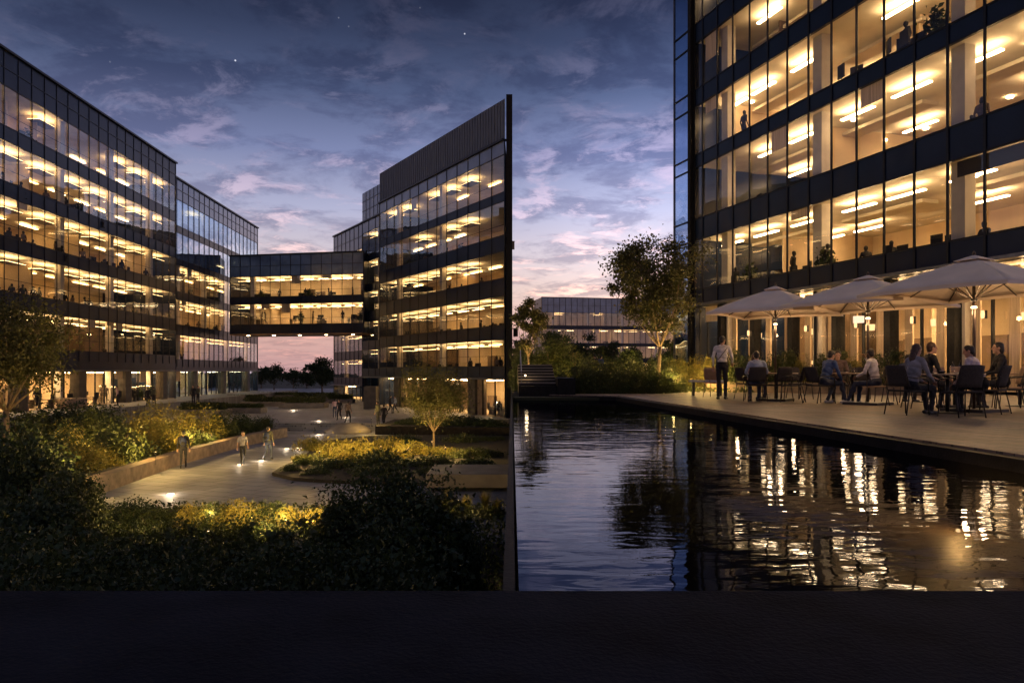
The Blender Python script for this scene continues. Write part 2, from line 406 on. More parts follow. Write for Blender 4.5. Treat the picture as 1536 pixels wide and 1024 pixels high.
nt.links.new(hsum, bp.inputs['Height']); nt.links.new(bp.outputs[0], gl.inputs['Normal']); nt.links.new(bp.outputs[0], fr.inputs['Normal'])
M['water'] = m
o = mesh_from('water', [(.03, 2.66, 3.61), (5.2, 2.66, 3.61), (4.86, 6.98, 3.61), (3.5, 23.4, 3.61), (1.2, 24.9, 3.61), (.03, 24.9, 3.61)], [(0, 1, 2, 3, 4, 5)], M['water'])
o['kind'] = 'structure'

# ------------------------------------------------------------------ office buildings
def building(name, P0, P1, bays, rows, zb, zt, D, label, cat='office building', gl='glass', skew=0, ground=True, pier=5,
             light='light', nl=8, lit=None, partp=.35, par='spandrel', group=None, endcap=(True, True), mid=.9, bay_s=None, wwarm=True,
             colstep=5, slabback=True, mulw=.055, uptop=None, gl2=None):
    a = Vector(P0); b = Vector(P1); u = b - a; L = u.length; ang = math.atan2(u.y, u.x)
    root = empty(name, (a.x, a.y, zb), ang); tag(root, label, cat, group)
    bs = bay_s or [L * i / bays for i in range(bays + 1)]
    rs = [(p - zb, q - zb) for p, q in rows]; T = zt - zb
    rnd = random.Random(hash(name + label) % 1000 if False else len(label) * 7 + bays)
    def foot(y0, y1, e=0): return [(0 + e, y0), (L + skew * y0 / D - e, y0), (L + skew * y1 / D - e, y1), (0 + e, y1)]
    # bands
    for i, (p, q) in enumerate(rs):
        nxt = rs[i + 1][0] if i + 1 < len(rs) else T
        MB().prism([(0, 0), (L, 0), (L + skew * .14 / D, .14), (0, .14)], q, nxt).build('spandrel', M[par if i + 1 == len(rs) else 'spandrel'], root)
        if i + 1 < len(rs): MB().prism(foot(.15, D, .02), q + .04, q + .30).build('floor_slab', M['ceil'], root)
        else: MB().prism(foot(.15, D, .02), q + .04, T - .1).build('roof', M['ceil'], root)
    if rs[0][0] > .15: MB().prism(foot(.0, D, 0), 0, rs[0][0]).build('plinth', M['spandrel'] if not ground else M['stone_pier'], root)
    MB().prism(foot(.15, D, .02), rs[0][0] + .001, rs[0][0] + .02).build('floor_slab', M['floor_in'], root)
    for i in range(1, len(rs)): MB().prism(foot(.15, D, .03), rs[i - 1][1] + .302, rs[i - 1][1] + .33).build('carpet', M['floor_in'], root)
    if slabback: MB().prism([(0, D), (L + skew, D), (L + skew, D + .2), (0, D + .2)], 0, T).build('back_wall', M['wall_in'], root)
    if endcap[0]: MB().prism([(-.12, -.02), (0, -.02), (0, D + .2), (-.12, D + .2)], 0, T).build('end_wall', M['spandrel'], root)
    if endcap[1]: MB().prism([(L, -.02), (L + .12, -.02), (L + skew + .12, D + .2), (L + skew, D + .2)], 0, T).build('end_wall', M['spandrel'], root)
    # roof edge
    MB().box(-.15, L + (-.1 if skew else .1), -.22, .3, T, T + .16).build('roof_edge', M['alu'], root)
    if T - rs[-1][1] > 1.6: MB().box(0, L, -.05, -.002, (T + rs[-1][1]) / 2 - .025, (T + rs[-1][1]) / 2 + .025).build('transom', M['alu'], root)
    g0 = 1 if ground else 0
    # mullions
    for k, s in enumerate(bs): MB().box(s - mulw / 2, s + mulw / 2, -.05, -.003, (rs[g0][0] - .9 if ground else 0.0), T - .02).build('mullion', M['alu'], root)
    for i, (p, q) in enumerate(rs):
        if i < g0: continue
        MB().box(0, L, -.035, -.003, p - .045, p + .02).build('transom', M['alu'], root)
        MB().box(0, L, -.035, -.003, q - .02, q + .045).build('transom', M['alu'], root)
        if mid: MB().box(0, L, .05, .075, p + mid - .018, p + mid + .018).build('rail', M['alu'], root)
    # panes
    meshes = {}
    def pane(s0, s1, p, q, y=.02, g_=None):
        g_ = g_ or gl; wd = round(s1 - s0, 3); key = (wd, round(q - p, 2), g_)
        if key not in meshes:
            o = MB().box(.01, wd - .01, 0, .012, .005, q - p - .005).build('window', M[g_], root); meshes[key] = o.data
        else:
            o = bpy.data.objects.new('window', meshes[key]); COL.objects.link(o); o.parent = root
        o.location = (s0, y, p)
    for i, (p, q) in enumerate(rs):
        if i < g0: continue
        for k in range(len(bs) - 1): pane(bs[k], bs[k + 1], p, q, .02, gl2 if gl2 and i < 4 else gl)
    if ground:
        p, q = rs[0]
        for k in range(len(bs) - 1):
            s0, s1 = bs[k], bs[k + 1]
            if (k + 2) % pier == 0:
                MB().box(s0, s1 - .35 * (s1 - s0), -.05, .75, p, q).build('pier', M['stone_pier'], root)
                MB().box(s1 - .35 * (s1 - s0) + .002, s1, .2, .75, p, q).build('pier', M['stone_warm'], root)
            else:
                MB().box(s0 - .03, s0 + .03, .28, .40, p, q).build('mullion', M['alu'], root)
                pane(s0, s1, p, q, .34)
        MB().box(0, L - (.4 if skew else 0), -.5, .2, q + .02, q + .14).build('canopy', M['alu_pale'], root)
    # interior
    for i, (p, q) in enumerate(rs):
        p = rs[i - 1][1] + .33 if i else p
        pr = lit[i] if lit else .9
        for r_, dy in enumerate((1.5, D * .62)):
            for k in range(nl):
                s = L * (k + .5) / nl + rnd.uniform(-.4, .4)
                if rnd.random() > pr: continue
                if skew and s > L + skew * (dy + .8) / D: continue
                ln = min(L / nl * .62, 2.4)
                lm = light if light != 'light' else rnd.choice(('light', 'light_amber', 'light_amber', 'light_soft'))
                if r_ == 0 and light != 'light_near' and not (ground and i == 0):      # indirect pendant: a dark tray under the lamp, the light goes to the ceiling
                    f_ = MB().box(s - ln / 2, s + ln / 2, dy - .5, dy + .5, q - .47, q - .44).build('ceiling_light', M['indirect_near' if light == 'light_near' else 'indirect'], root)
                    MB().box(s - ln / 2 - .03, s + ln / 2 + .03, dy - .53, dy + .53, q - .50, q - .473).build('tray', M['alu_pale'], f_)
                elif light == 'light_near': MB().box(s - ln / 2, s + ln / 2, dy - .09, dy + .09, q - .32, q - .27).build('ceiling_light', M[light], root)
                else: MB().box(s - ln / 2, s + ln / 2, dy - (.5 if i == 0 and ground else .14), dy + .14, q - .14, q - .09).build('ceiling_light', M['ground_floor_light' if i == 0 and ground else lm], root)
        for k in range(1, len(bs) - 1):
            if skew and bs[k] > L + skew - .5: continue
            if k % colstep == 2: MB().box(bs[k] - .28, bs[k] + .28, .45, .95, p - .02, q + .035).build('column', M['column'], root)
            elif rnd.random() < partp * .4:
                MB().box(bs[k] + .05, bs[k] + .15, rnd.uniform(1.6, 3.2), D - .01, p - .02, q + .035).build('partition', M['wall_in' if rnd.random() < .6 else 'wall_dk'], root)
            if rnd.random() < .10: MB().box(bs[k] + .06, bs[k] + 1.3, .14, .16, q - rnd.uniform(.3, 1.4), q + .02).build('blind', M['curtain'], root)
            if rnd.random() < partp * .5:
                MB().box(bs[k] + .2, bs[k] + 1.5, D - 1.2, D - .8, p - .02, p + rnd.uniform(1.2, 2.1)).build('cabinet', M['wall_dk'], root)
    root['_L'] = 0; del root['_L']
    return root, L, rs, bs

hz = lambda z: CZ + z
uA = Vector((-.033, 1)).normalized()
A0 = Vector((-36.5, 49.6)); A1 = A0 + uA * 32.3
rowsA = [(1.51, 4.50)] + [(hz(a), hz(b)) for a, b in ((1.7, 4.5), (5.75, 8.65), (9.7, 12.6), (13.7, 16.6), (17.7, 20.6))]
bldA = building('office_building', A0, A1, 20, rowsA, 1.5, hz(23.1), 8, 'long dark glass office block nearest on the far left, taller of the two joined blocks',
                pier=5, nl=8, lit=[1, 1, 1, 1, .9, .6])
A2a = A1 + Vector((-.6, .1)); A2b = A2a + uA * 31
rowsA2 = [(1.51, 4.50)] + [(hz(a), hz(b)) for a, b in ((1.34, 4.1), (5.3, 8.15), (9.1, 12.1), (12.8, 15.8), (16.6, 19.6))]
bldA2 = building('office_building', A2a, A2b, 19, rowsA2, 1.5, hz(21.9), 8, 'blue reflective glass block behind the tall left one, joined to the footbridge',
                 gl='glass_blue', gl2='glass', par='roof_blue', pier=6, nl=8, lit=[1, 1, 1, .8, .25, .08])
rowsB = [(.52, hz(-.8))] + [(hz(a), hz(b)) for a, b in ((.4, 2.7), (3.95, 6.45), (8.0, 10.3), (11.7, 14.6), (15.4, 18.6))]
bldB = building('office_building', (-15.7, 87), (-.63, 63), 13, rowsB, .5, hz(19.8), 7, 'dark glass office block with ribbed grey roof screen behind the courtyard tree',
                skew=-11.2, pier=4, nl=8, lit=[1, 1, 1, .9, .7, .4], par='spandrel_pale')
rB = bldB[0]
mb = MB().prism([(0, .05), (28.3, .05), (28.3 - .48, .35), (0, .35)], hz(19.95) - .5, hz(23.4) - .5)
for k in range(57): mb.box(k * .5, k * .5 + .05, -.0, .049, hz(20.0) - .5, hz(23.35) - .5)
mb.build('roof_screen', M['screenpan'], rB)
rot = Matrix.Rotation(-rB.rotation_euler.z, 3, 'Z')
pts = [rot @ (Vector((x_, y_, 0)) - Vector((-15.7, 87, 0))) for x_, y_ in ((-.50, 62.9), (.03, 62.9), (.03, 82), (-.60, 82))]
MB().prism([(v_.x, v_.y) for v_ in pts], -.1, hz(23.7) - .5).build('end_wall', M['granite_edge'], rB)
bldB2 = building('office_building', (-19.9, 97.5), (-16.2, 91.6), 3, [(.52, hz(-.9))] + [(hz(a), hz(b)) for a, b in ((.3, 2.7), (3.9, 6.4), (7.8, 10.3), (11.3, 14.3), (15.0, 18.1))], .5, hz(19.6), 6,
                 'narrow glass stair block between the footbridge and the ribbed roof block', pier=9, nl=2, lit=[.3, 1, 1, 1, .7, .2], par='spandrel_pale', colstep=9)
mb = MB().box(.0, 6.8, .0, 4, hz(19.8) - .5, hz(23.5) - .5); pb = mb.build('plant_room', M['spandrel_pale'], bldB2[0])
mb = MB()
for k in range(1, 5): mb.box(k * 1.35, k * 1.35 + .06, -.04, -.002, hz(19.8) - .5, hz(23.5) - .5)
for k in range(1, 3): mb.box(0, 6.8, -.04, -.002, hz(19.8 + k * 1.25) - .5, hz(19.86 + k * 1.25) - .5)
mb.build('panel_joint', M['alu'], pb)
bldB3 = building('office_building', (-27.2, 112), (-20.6, 101.4), 7, [(.52, hz(-2.2))] + [(hz(a), hz(b)) for a, b in ((-1.0, 1.5), (2.8, 5.2), (6.6, 9.0), (10.4, 12.9), (14.2, 17.0))], .5, hz(20.4), 6,
                 'farthest small block seen above and beneath the right end of the footbridge', pier=9, nl=4, lit=[.5, .9, .9, .9, .8, .4], colstep=9, par='spandrel_pale')
bldBr = building('footbridge', (-38.0, 99), (-19.3, 95.2), 13, [(hz(6.2), hz(8.9)), (hz(9.9), hz(12.6))], hz(4.95), hz(15.4), 5,
                 'two storey glazed footbridge spanning between the left and right blocks', 'footbridge', ground=False, nl=9, lit=[1, 1],
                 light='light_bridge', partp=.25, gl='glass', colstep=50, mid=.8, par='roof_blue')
M['soffit'] = mat('timber_soffit', (.30, .19, .11), .5, 0, .3, 2)
MB().box(.05, 19.0, -.3, 5.1, -.16, -.003).build('soffit', M['soffit'], bldBr[0])
for k in range(5): MB().box(1.8 + k * 3.8, 2.1 + k * 3.8, 1.0, 1.3, -.20, -.162).build('downlight', M['light_near'], bldBr[0])
# right-hand building beside the terrace
C0 = Vector((10.5, 42.0)); uC = Vector((.305, -.952)).normalized()
bsC = [0, .78] + [.78 + 1.44 * k for k in range(1, 17)]
LC = bsC[-1]
rowsC = [(3.86, hz(3.6))] + [(hz(a), hz(b)) for a, b in ((4.62, 7.44), (8.66, 11.6), (12.33, 15.1), (16.07, 18.7), (19.8, 22.4))]
bldC = building('office_building', C0, C0 + uC * LC, 17, rowsC, 3.76, hz(24), 9, 'large dark framed glass office block rising behind the terrace umbrellas',
                gl='glass_near', bay_s=bsC, pier=99, nl=8, light='light_near', lit=[1, .95, .9, .9, .8, .8], mid=None, partp=.5, colstep=5, mulw=.10)
rC = bldC[0]
MB().box(-.42, -.12, -.25, .3, 0, hz(24) - 3.76).build('corner_post', M['granite_edge'], rC)
# projecting glass wing at the corner
mb = MB().box(-2.35, -.45, .03, .05, 1.3, hz(24) - 3.76); wing = mb.build('glass_fin', M['glass_blue'], rC)
for i, (p, q) in enumerate(rowsC[1:]):
    for z in (p, q): MB().box(-2.4, -.44, -.02, .1, z - 3.79, z - 3.72).build('rail', M['alu'], wing)
MB().box(-2.42, -2.35, -.02, .1, 1.3, hz(24) - 3.76).build('edge_frame', M['alu_pale'], wing)
# cafe inside the ground floor
gl_h = rowsC[0][1] - 3.76
for k in range(2, 17):
    s = bsC[k]
    if k % 2 == 0: MB().box(s - .16, s + .16, .1, .55, .1, gl_h).build('pier', M['granite_edge'], rC)
    MB().box(s + .25, s + .62, .75, .83, .12, gl_h - .05).build('curtain', M['curtain'], rC)
    if k % 4 == 1: MB().box(s + .7, s + 1.3, 3.2, 3.4, .12, gl_h - .1).build('partition', M['wall_in'], rC)
    MB().box(s + .3, s + .9, 1.6, 1.7, gl_h - .08, gl_h - .01).build('ceiling_light', M['cafe_light'], rC)
    MB().lathe([(.09, gl_h - .06), (.09, gl_h - .01)], 10, s + .7, 4.5).build('ceiling_light', M['cafe_light'], rC)
for k, (s, y) in enumerate([(3.0, 6.2), (6.5, 6.8), (9.4, 5.4), (12.2, 6.0), (15.0, 5.2), (18.5, 5.8)]):
    MB().box(s, s + 1.9, y, y + .35, .12, 2.3).build('shelf_unit', M['wall_dk'], rC)
for i, (p, q) in enumerate(rowsC[1:]):
    rnd = random.Random(40 + i)
    for k in range(7):
        s = rnd.uniform(1, LC - 1); y = rnd.choice((2.6, 4.6, 6.8))
        MB().lathe([(.13, q - 3.76 - .03), (.13, q - 3.76 + .03)], 12, s, y).build('downlight', M['light_near'], rC)
    # a dropped ceiling raft gives the cove bands
    for s in (3.5, 10.5, 17.5):
        MB().box(s - 2.4, s + 2.2, 3.0, 3.9, q - 3.76 - .35, q - 3.76 - .2).build('ceiling_raft', M['ceil'], rC)
MB().box(bsC[12] + .1, bsC[14] - .1, .3, .34, rowsC[1][1] - 3.76 - .55, rowsC[1][1] - 3.76).build('blind', M['weave'], rC)

# far building beyond the garden
bldD = building('office_building', (8.0, 196), (49.5, 204), 26, [(hz(-.1), hz(2.2)), (hz(3.4), hz(6.7)), (hz(7.5), hz(11.2)), (hz(12.2), hz(15.6))][:4], 3.7, hz(19.6), 9,
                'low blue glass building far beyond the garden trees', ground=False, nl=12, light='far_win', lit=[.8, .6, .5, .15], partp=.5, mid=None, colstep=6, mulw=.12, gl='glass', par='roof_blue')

def to_world(b, x, y): # local building coordinates -> world xy
    v = Matrix.Rotation(b[0].rotation_euler.z, 3, 'Z') @ Vector((x, y, 0)); return (b[0].location.x + v.x, b[0].location.y + v.y)
# ------------------------------------------------------------------ vegetation
def fast_mesh(name, verts, faces4, m):
    me = bpy.data.meshes.new(name); nv = len(verts); nf = len(faces4)
    me.vertices.add(nv); me.vertices.foreach_set('co', np.asarray(verts, np.float32).ravel())
    me.loops.add(nf * 4); me.loops.foreach_set('vertex_index', np.asarray(faces4, np.int32).ravel())
    me.polygons.add(nf); me.polygons.foreach_set('loop_start', np.arange(nf, dtype=np.int32) * 4)
    me.update(calc_edges=True); me.materials.append(m); return me
def leaves(pts, size, rng, long=1.7, upright=0.0):
    n = len(pts)
    a = rng.normal(size=(n, 3)); a[:, 2] += upright; a /= np.linalg.norm(a, axis=1)[:, None]
    b = np.cross(a, rng.normal(size=(n, 3))); b /= np.linalg.norm(b, axis=1)[:, None]
    s = (size * rng.uniform(.6, 1.35, n))[:, None]
    c = np.cross(a, b) * s * .22
    v = np.stack([pts - a * s * long * .5, pts + b * s * .45 + c, pts + a * s * long * .5, pts - b * s * .45 + c], 1).reshape(-1, 3)
    return v, np.arange(n * 4).reshape(-1, 4)
def shrub_mesh(seed, n, size, m, nb=13, spread=.17, name='foliage', asp=1.0):
    rng = np.random.default_rng(seed)
    th = rng.uniform(0, 2 * np.pi, nb); ph = np.arccos(rng.uniform(.05, 1, nb)); rr = rng.uniform(.45, .85, nb)
    cen = np.stack([rr * np.sin(ph) * np.cos(th), rr * np.sin(ph) * np.sin(th), rr * np.cos(ph) * .9], 1)
    cen[:, 2] *= asp
    cen = np.vstack([cen, [[.3 * math.sin(7 * t), .3 * math.cos(5 * t), t * asp] for t in (.3, .45, .6)], [[0, 0, .3], [.2, .1, .15], [-.3, -.1, .15], [0, -.4, .15], [0.1, .45, .15]]])
    k = rng.integers(0, len(cen), n)
    d = rng.normal(size=(n, 3)); d /= np.linalg.norm(d, axis=1)[:, None]
    r = rng.uniform(.55, 1.0, n) ** .5 * rng.uniform(.9, 1.2, n)
    p = cen[k] + d * (r * (spread * (1.0 + .6 * (k % 3))))[:, None]
    sp = rng.random(n) < .07   # stray sprigs
    p[sp] += d[sp] * spread * .7 + np.array([0, 0, .1])
    p = p[p[:, 2] > 0.0]; p[:, 2] *= asp / np.percentile(p[:, 2], 98.5)
    v, f = leaves(p, size, rng, 1.35, .3)
    return fast_mesh(name, v, f, m)
SM = {}
def shrub_data(kind, var, asp):
    key = (kind, var, asp)
    if key not in SM:
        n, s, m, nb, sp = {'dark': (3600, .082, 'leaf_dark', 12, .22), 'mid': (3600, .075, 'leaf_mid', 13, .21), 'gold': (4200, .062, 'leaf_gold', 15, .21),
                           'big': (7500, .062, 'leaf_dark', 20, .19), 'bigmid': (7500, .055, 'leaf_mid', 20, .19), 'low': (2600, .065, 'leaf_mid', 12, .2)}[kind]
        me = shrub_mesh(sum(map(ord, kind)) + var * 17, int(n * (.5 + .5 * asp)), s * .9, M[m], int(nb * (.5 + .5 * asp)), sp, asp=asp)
        # a few woody stems under the leaves
        rng = random.Random(var); mb = MB()
        for k in range(7):
            a = rng.uniform(0, 6.28); r = rng.uniform(.3, .6)
            mb.tube([(0.05 * math.cos(a), .05 * math.sin(a), -.05), (r * .5 * math.cos(a), r * .5 * math.sin(a), .35 * asp), (r * math.cos(a), r * math.sin(a), .75 * asp)], [.022, .014, .006], 5)
        st = bpy.data.meshes.new('stem'); st.from_pydata(mb.v, [], mb.f); st.materials.append(M['bark'])
        SM[key] = (me, st)
    return SM[key]
vr = random.Random(5)
def shrub(kind, px, d, top, wpx, g, label, group, name='shrub', depth=1.0):
    h = (PZ(top, d) - g) / 1.0; r = max(wpx / 2 / F * d * 1.12, .15)
    x = PX(px, d)
    if x < 0 and x + r > -.1: x = -.12 - r
    e = empty(name, (x, d, g), vr.uniform(0, 6.28)); tag(e, label, 'shrub', group)
    h = max(h, .25); asp = min(3.5, max(.5, round(h / r * 2) / 2)); me, st = shrub_data(kind, vr.randrange(2), asp)
    for nm, dat in (('foliage', me), ('stems', st)):
        o = bpy.data.objects.new(nm, dat); COL.objects.link(o); o.parent = e; o.scale = (r, r * depth, h / asp)
    return e
def tree(label, x, y, g, h, cr, cz, seed, mt='leaf_tree', nl=9000, ls=.075, fork=.35, nc=30, trunk_r=.09, group=None, flat=.75, name='broadleaf_tree', csx=.30):
    rng = np.random.default_rng(seed); e = empty(name, (x, y, g)); tag(e, label, 'tree', group)
    ch = (h - cz) / 2; cc = np.array([0, 0, cz + ch])
    d = rng.normal(size=(nc, 3)); d /= np.linalg.norm(d, axis=1)[:, None]
    cen = cc + d * rng.uniform(.35, .95, nc)[:, None] * np.array([cr, cr, ch]) * .88
    mb = MB(); f = Vector((rng.normal() * .05, rng.normal() * .05, h * fork))
    mb.tube([(0, 0, -.1), (f.x * .3 + .02, f.y * .3, h * fork * .5), tuple(f)], [trunk_r * 1.25, trunk_r, trunk_r * .85], 9)
    tr = mb.build('trunk', M['bark'], e, True)
    mb = MB(); limbs = []
    nlimb = 6
    for k in range(nlimb):
        a = 2 * math.pi * k / nlimb + rng.uniform(-.3, .3); q = Vector((math.cos(a) * cr * .5, math.sin(a) * cr * .5, cz + ch * rng.uniform(.6, 1.3)))
        mid = f.lerp(q, .5) + Vector((math.cos(a), math.sin(a), 0)) * cr * .10
        mb.tube([tuple(f - Vector((0, 0, .05))), tuple(mid), tuple(q)], [trunk_r * .5, trunk_r * .3, trunk_r * .15], 6); limbs.append(q); limbs.append(mid)
    for c in cen:
        c = Vector(c); q = min(limbs, key=lambda l: (l - c).length); m_ = q.lerp(c, .5) + Vector((0, 0, cr * .05))
        mb.tube([tuple(q), tuple(m_), tuple(c)], [trunk_r * .22, trunk_r * .14, .008], 5)
        for _ in range(3):
            t = c + Vector(rng.normal(size=3)) * cr * .22; mb.tube([tuple(c), tuple(t)], [.010, .004], 4)
    mb.build('branches', M['bark'], e, True)
    k = rng.integers(0, nc, nl); w_ = rng.uniform(.6, 1.3, nc)
    p = cen[k] + rng.normal(size=(nl, 3)) * (np.array([1, 1, .7]) * cr * csx)[None, :] * (w_[k] * .55)[:, None]
    v, fa = leaves(p, ls, rng, 1.5, -.3)
    me = fast_mesh('crown', v, fa, M[mt]); o = bpy.data.objects.new('crown', me); COL.objects.link(o); o.parent = e
    return e

# planting beds
S('soil_bed', MB().prism([(-16.3, 25.5), (-16.7, 36), (-16.8, 44), (-16.2, 52), (-21, 55.3), (-33, 55.3), (-33, 24)], -.1, .45), M['soil'])
tl = [(-15.15, 26.2), (-16.1, 35.6), (-16.25, 43.6), (-15.6, 50.9)]
mb = MB()
for a, b in zip(tl[:-1], tl[1:]): along(a, b, .55, -.1, .62, mb)
tag(mb.build('planter_wall', M['planter']), 'long low stone planter wall edging the left bed beside the path', 'planter wall')
# the island bed between path and plaza
isl = [(PX(x, 4.56 * F / (y - HZ)), 4.56 * F / (y - HZ)) for x, y in ((408, 713), (440, 721), (500, 725), (600, 728), (690, 730))] + [(-.15, 29.5), (-.15, 50)] + \
      [(PX(x, 4.56 * F / (y - HZ)), 4.56 * F / (y - HZ)) for x, y in ((640, 655), (600, 655), (540, 657), (485, 664), (452, 690), (420, 705))]
S('soil_bed', MB().prism(isl, -.1, .14), M['soil'])
S('soil_bed', MB().prism([(-9.8, 52.5), (-.12, 51), (-.12, 59.5), (-9.6, 60)], -.1, .62), M['soil'])
S('soil_bed', MB().prism([(-33, 12), (-.12, 12), (-.12, 19.0), (-4, 20.2), (-7, 23.6), (-14.9, 24.4), (-33, 24.4)], -.1, .05), M['soil'])
mb = MB().box(-3.25, -.1, 27.7, 30.6, 0.141, .66)
tag(bevel(mb.build('stone_bench', M['concrete']), .02), 'wide pale concrete slab bench beside the island bed', 'bench')
# garden mounds right
LB = 'shrub bed left of the courtyard path'
rows = [('gold', 118, 27.6, 668, 84), ('gold', 155, 28.6, 672, 60), ('mid', 70, 30, 640, 100), ('mid', 172, 31, 636, 86), ('dark', 200, 30, 655, 70), ('gold', 235, 35, 627, 70),
        ('gold', 214, 39, 612, 64), ('gold', 262, 41, 614, 60), ('gold', 298, 43, 614, 66), ('mid', 332, 45, 620, 46), ('gold', 250, 34, 648, 56), ('mid', 285, 36, 645, 56), ('dark', 305, 37, 650, 40),
        ('low', 330, 41, 652, 60), ('dark', 358, 48, 622, 40), ('dark', 380, 50, 630, 36), ('dark', 20, 26.5, 645, 130), ('dark', 62, 25.5, 682, 110), ('dark', 12, 24.8, 690, 120), ('mid', 140, 36, 616, 80), ('dark', 88, 40, 612, 80), ('mid', 30, 36, 618, 90), ('gold', 95, 33, 640, 60),
        ('gold', 225, 37, 640, 50), ('mid', 395, 53, 625, 34), ('dark', 110, 44, 606, 60), ('dark', 160, 46, 608, 60), ('dark', 345, 43, 645, 40)]
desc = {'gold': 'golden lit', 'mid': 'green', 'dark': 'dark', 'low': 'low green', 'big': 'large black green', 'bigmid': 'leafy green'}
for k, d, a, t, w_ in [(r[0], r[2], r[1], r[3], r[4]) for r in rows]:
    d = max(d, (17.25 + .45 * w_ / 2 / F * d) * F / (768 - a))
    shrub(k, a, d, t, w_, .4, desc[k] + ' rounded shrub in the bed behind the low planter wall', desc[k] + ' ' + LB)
IB = 'shrubs of the island bed'
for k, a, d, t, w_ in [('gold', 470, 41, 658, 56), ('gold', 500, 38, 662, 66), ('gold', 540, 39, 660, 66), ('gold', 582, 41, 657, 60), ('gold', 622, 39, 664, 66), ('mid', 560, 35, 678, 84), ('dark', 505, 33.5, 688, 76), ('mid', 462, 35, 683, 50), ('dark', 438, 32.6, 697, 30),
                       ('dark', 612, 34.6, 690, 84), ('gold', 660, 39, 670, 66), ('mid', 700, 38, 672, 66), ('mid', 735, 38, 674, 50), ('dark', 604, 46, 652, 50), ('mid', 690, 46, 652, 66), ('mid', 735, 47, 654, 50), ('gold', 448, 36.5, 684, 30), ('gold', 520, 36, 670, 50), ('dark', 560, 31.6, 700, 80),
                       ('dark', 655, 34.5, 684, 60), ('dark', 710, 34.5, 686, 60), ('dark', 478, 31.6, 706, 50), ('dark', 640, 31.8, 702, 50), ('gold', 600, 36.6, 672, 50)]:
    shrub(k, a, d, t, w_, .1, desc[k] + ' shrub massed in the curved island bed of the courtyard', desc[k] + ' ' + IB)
for a, d, t, w_ in [(606, 54.5, 633, 40), (636, 54, 630, 54), (670, 53.5, 629, 60), (705, 53, 628, 60), (738, 52.6, 629, 50), (620, 57, 627, 50), (690, 57, 624, 60)]:
    shrub('dark', a, d, t, w_, .6, 'dark clipped shrub in the bed under the ribbed roof block', 'dark shrubs by the right courtyard block')
FG = 'dark shrubs of the foreground bank'
for i in range(13):
    x = 132 + i * 31; k = 'gold' if 9 < i or i in (5, 7, 8) else 'mid' if i > 3 else 'dark'
    shrub(k, x, 21.5 - .18 * i + vr.uniform(-.3, .3), 757 + vr.uniform(-7, 9) + (8 if i > 9 else 0), 58, .0, desc[k] + ' shrub in the row along the near side of the path', desc[k] + ' shrubs along the near side of the path')
for i in range(15): shrub('dark', -20 + i * 40 + vr.uniform(-8, 8), 17.5 + vr.uniform(-.5, .5), 784 + vr.uniform(-14, 12), 82, .0, 'dark shrub in the shadowed foreground bank', FG)
for i in range(11): shrub('dark', -10 + i * 58 + vr.uniform(-10, 10), 13.5 + vr.uniform(-.5, .5), 812 + vr.uniform(-16, 14), 120, .0, 'dark shrub in the shadowed foreground bank', FG)
for i in range(8): shrub('big', 10 + i * 86 + vr.uniform(-10, 10), 9.6 + vr.uniform(-.4, .4), 846 + vr.uniform(-16, 14), 170, .0, 'large dark shrub at the very bottom of the foreground bank', 'large shrubs nearest the camera')
for i in range(7): shrub('big', 20 + i * 110, 6.6, 880, 240, .0, 'large dark shrub at the very bottom of the foreground bank', 'large shrubs nearest the camera')
for k, a, d, t, w_, lb in [('big', 585, 13.0, 706, 170, 'tall dark bush breaking the path edge right of the lit hedge row'), ('big', 528, 13.6, 738, 110, 'dark bush leaning left against the tall one above the path'),
                           ('big', 648, 12.4, 742, 130, 'dark bush to the right of the tallest foreground bush'), ('big', 600, 10.6, 780, 240, 'broad dark bush below the tallest foreground bush'),
                           ('big', 26, 15.5, 664, 150, 'tall dark bush at the left edge under the tree'), ('big', 96, 16.5, 704, 110, 'dark bush left of the stone planter wall end'), ('big', 70, 12.5, 738, 170, 'broad dark bush low at the left edge'),
                           ('bigmid', 130, 18.5, 728, 70, 'small lit bush at the near end of the planter wall'),
                           ('bigmid', 690, 23.2, 757, 70, 'green shrub in front of the concrete slab bench'), ('mid', 735, 22.8, 760, 46, 'small green shrub between bench and pool wall'), ('mid', 655, 23.6, 752, 50, 'yellow green shrub at the left end of the concrete bench'),
                           ('big', 722, 9.4, 838, 60, 'dark shrub against the black retaining wall'), ('big', 690, 11.2, 800, 70, 'dark sprawling shrub left of the black retaining wall')]:
    shrub(k, a, d, t, w_, .0, lb, None)
# ornamental grasses
def grass_clump(px, d, top, g, label, grp, n=150, spread=.35):
    rng = random.Random(int(px)); mb = MB(); h = PZ(top, d) - g
    for k in range(n):
        a = rng.uniform(0, 6.28); r = rng.uniform(0, .1); q = rng.uniform(.1, spread) * h; hh = h * rng.uniform(.55, 1)
        c, s_ = math.cos(a), math.sin(a); wv = .006 + .004 * rng.random(); b = len(mb.v)
        for i, (t, ww) in enumerate(((0, 1), (.5, .9), (1, .1))):
            x = r * c + q * t * t * c; y = r * s_ + q * t * t * s_
            mb.v += [(x - s_ * wv * ww, y + c * wv * ww, hh * t * (1 - .12 * t)), (x + s_ * wv * ww, y - c * wv * ww, hh * t * (1 - .12 * t))]
        mb.f += [(b, b + 1, b + 3, b + 2), (b + 2, b + 3, b + 5, b + 4)]
    o = mb.build('ornamental_grass', M['leaf_gold']); o.location = (PX(px, d), d, g); tag(o, label, 'grass clump', grp); return o
for px, d, t in ((672, 24.2, 728), (700, 23.8, 735), (728, 24, 726), (655, 24.5, 738), (745, 23.5, 742)):
    grass_clump(px, d, t, .0, 'wispy tall grass clump standing before the concrete bench', 'grass clumps by the concrete bench')
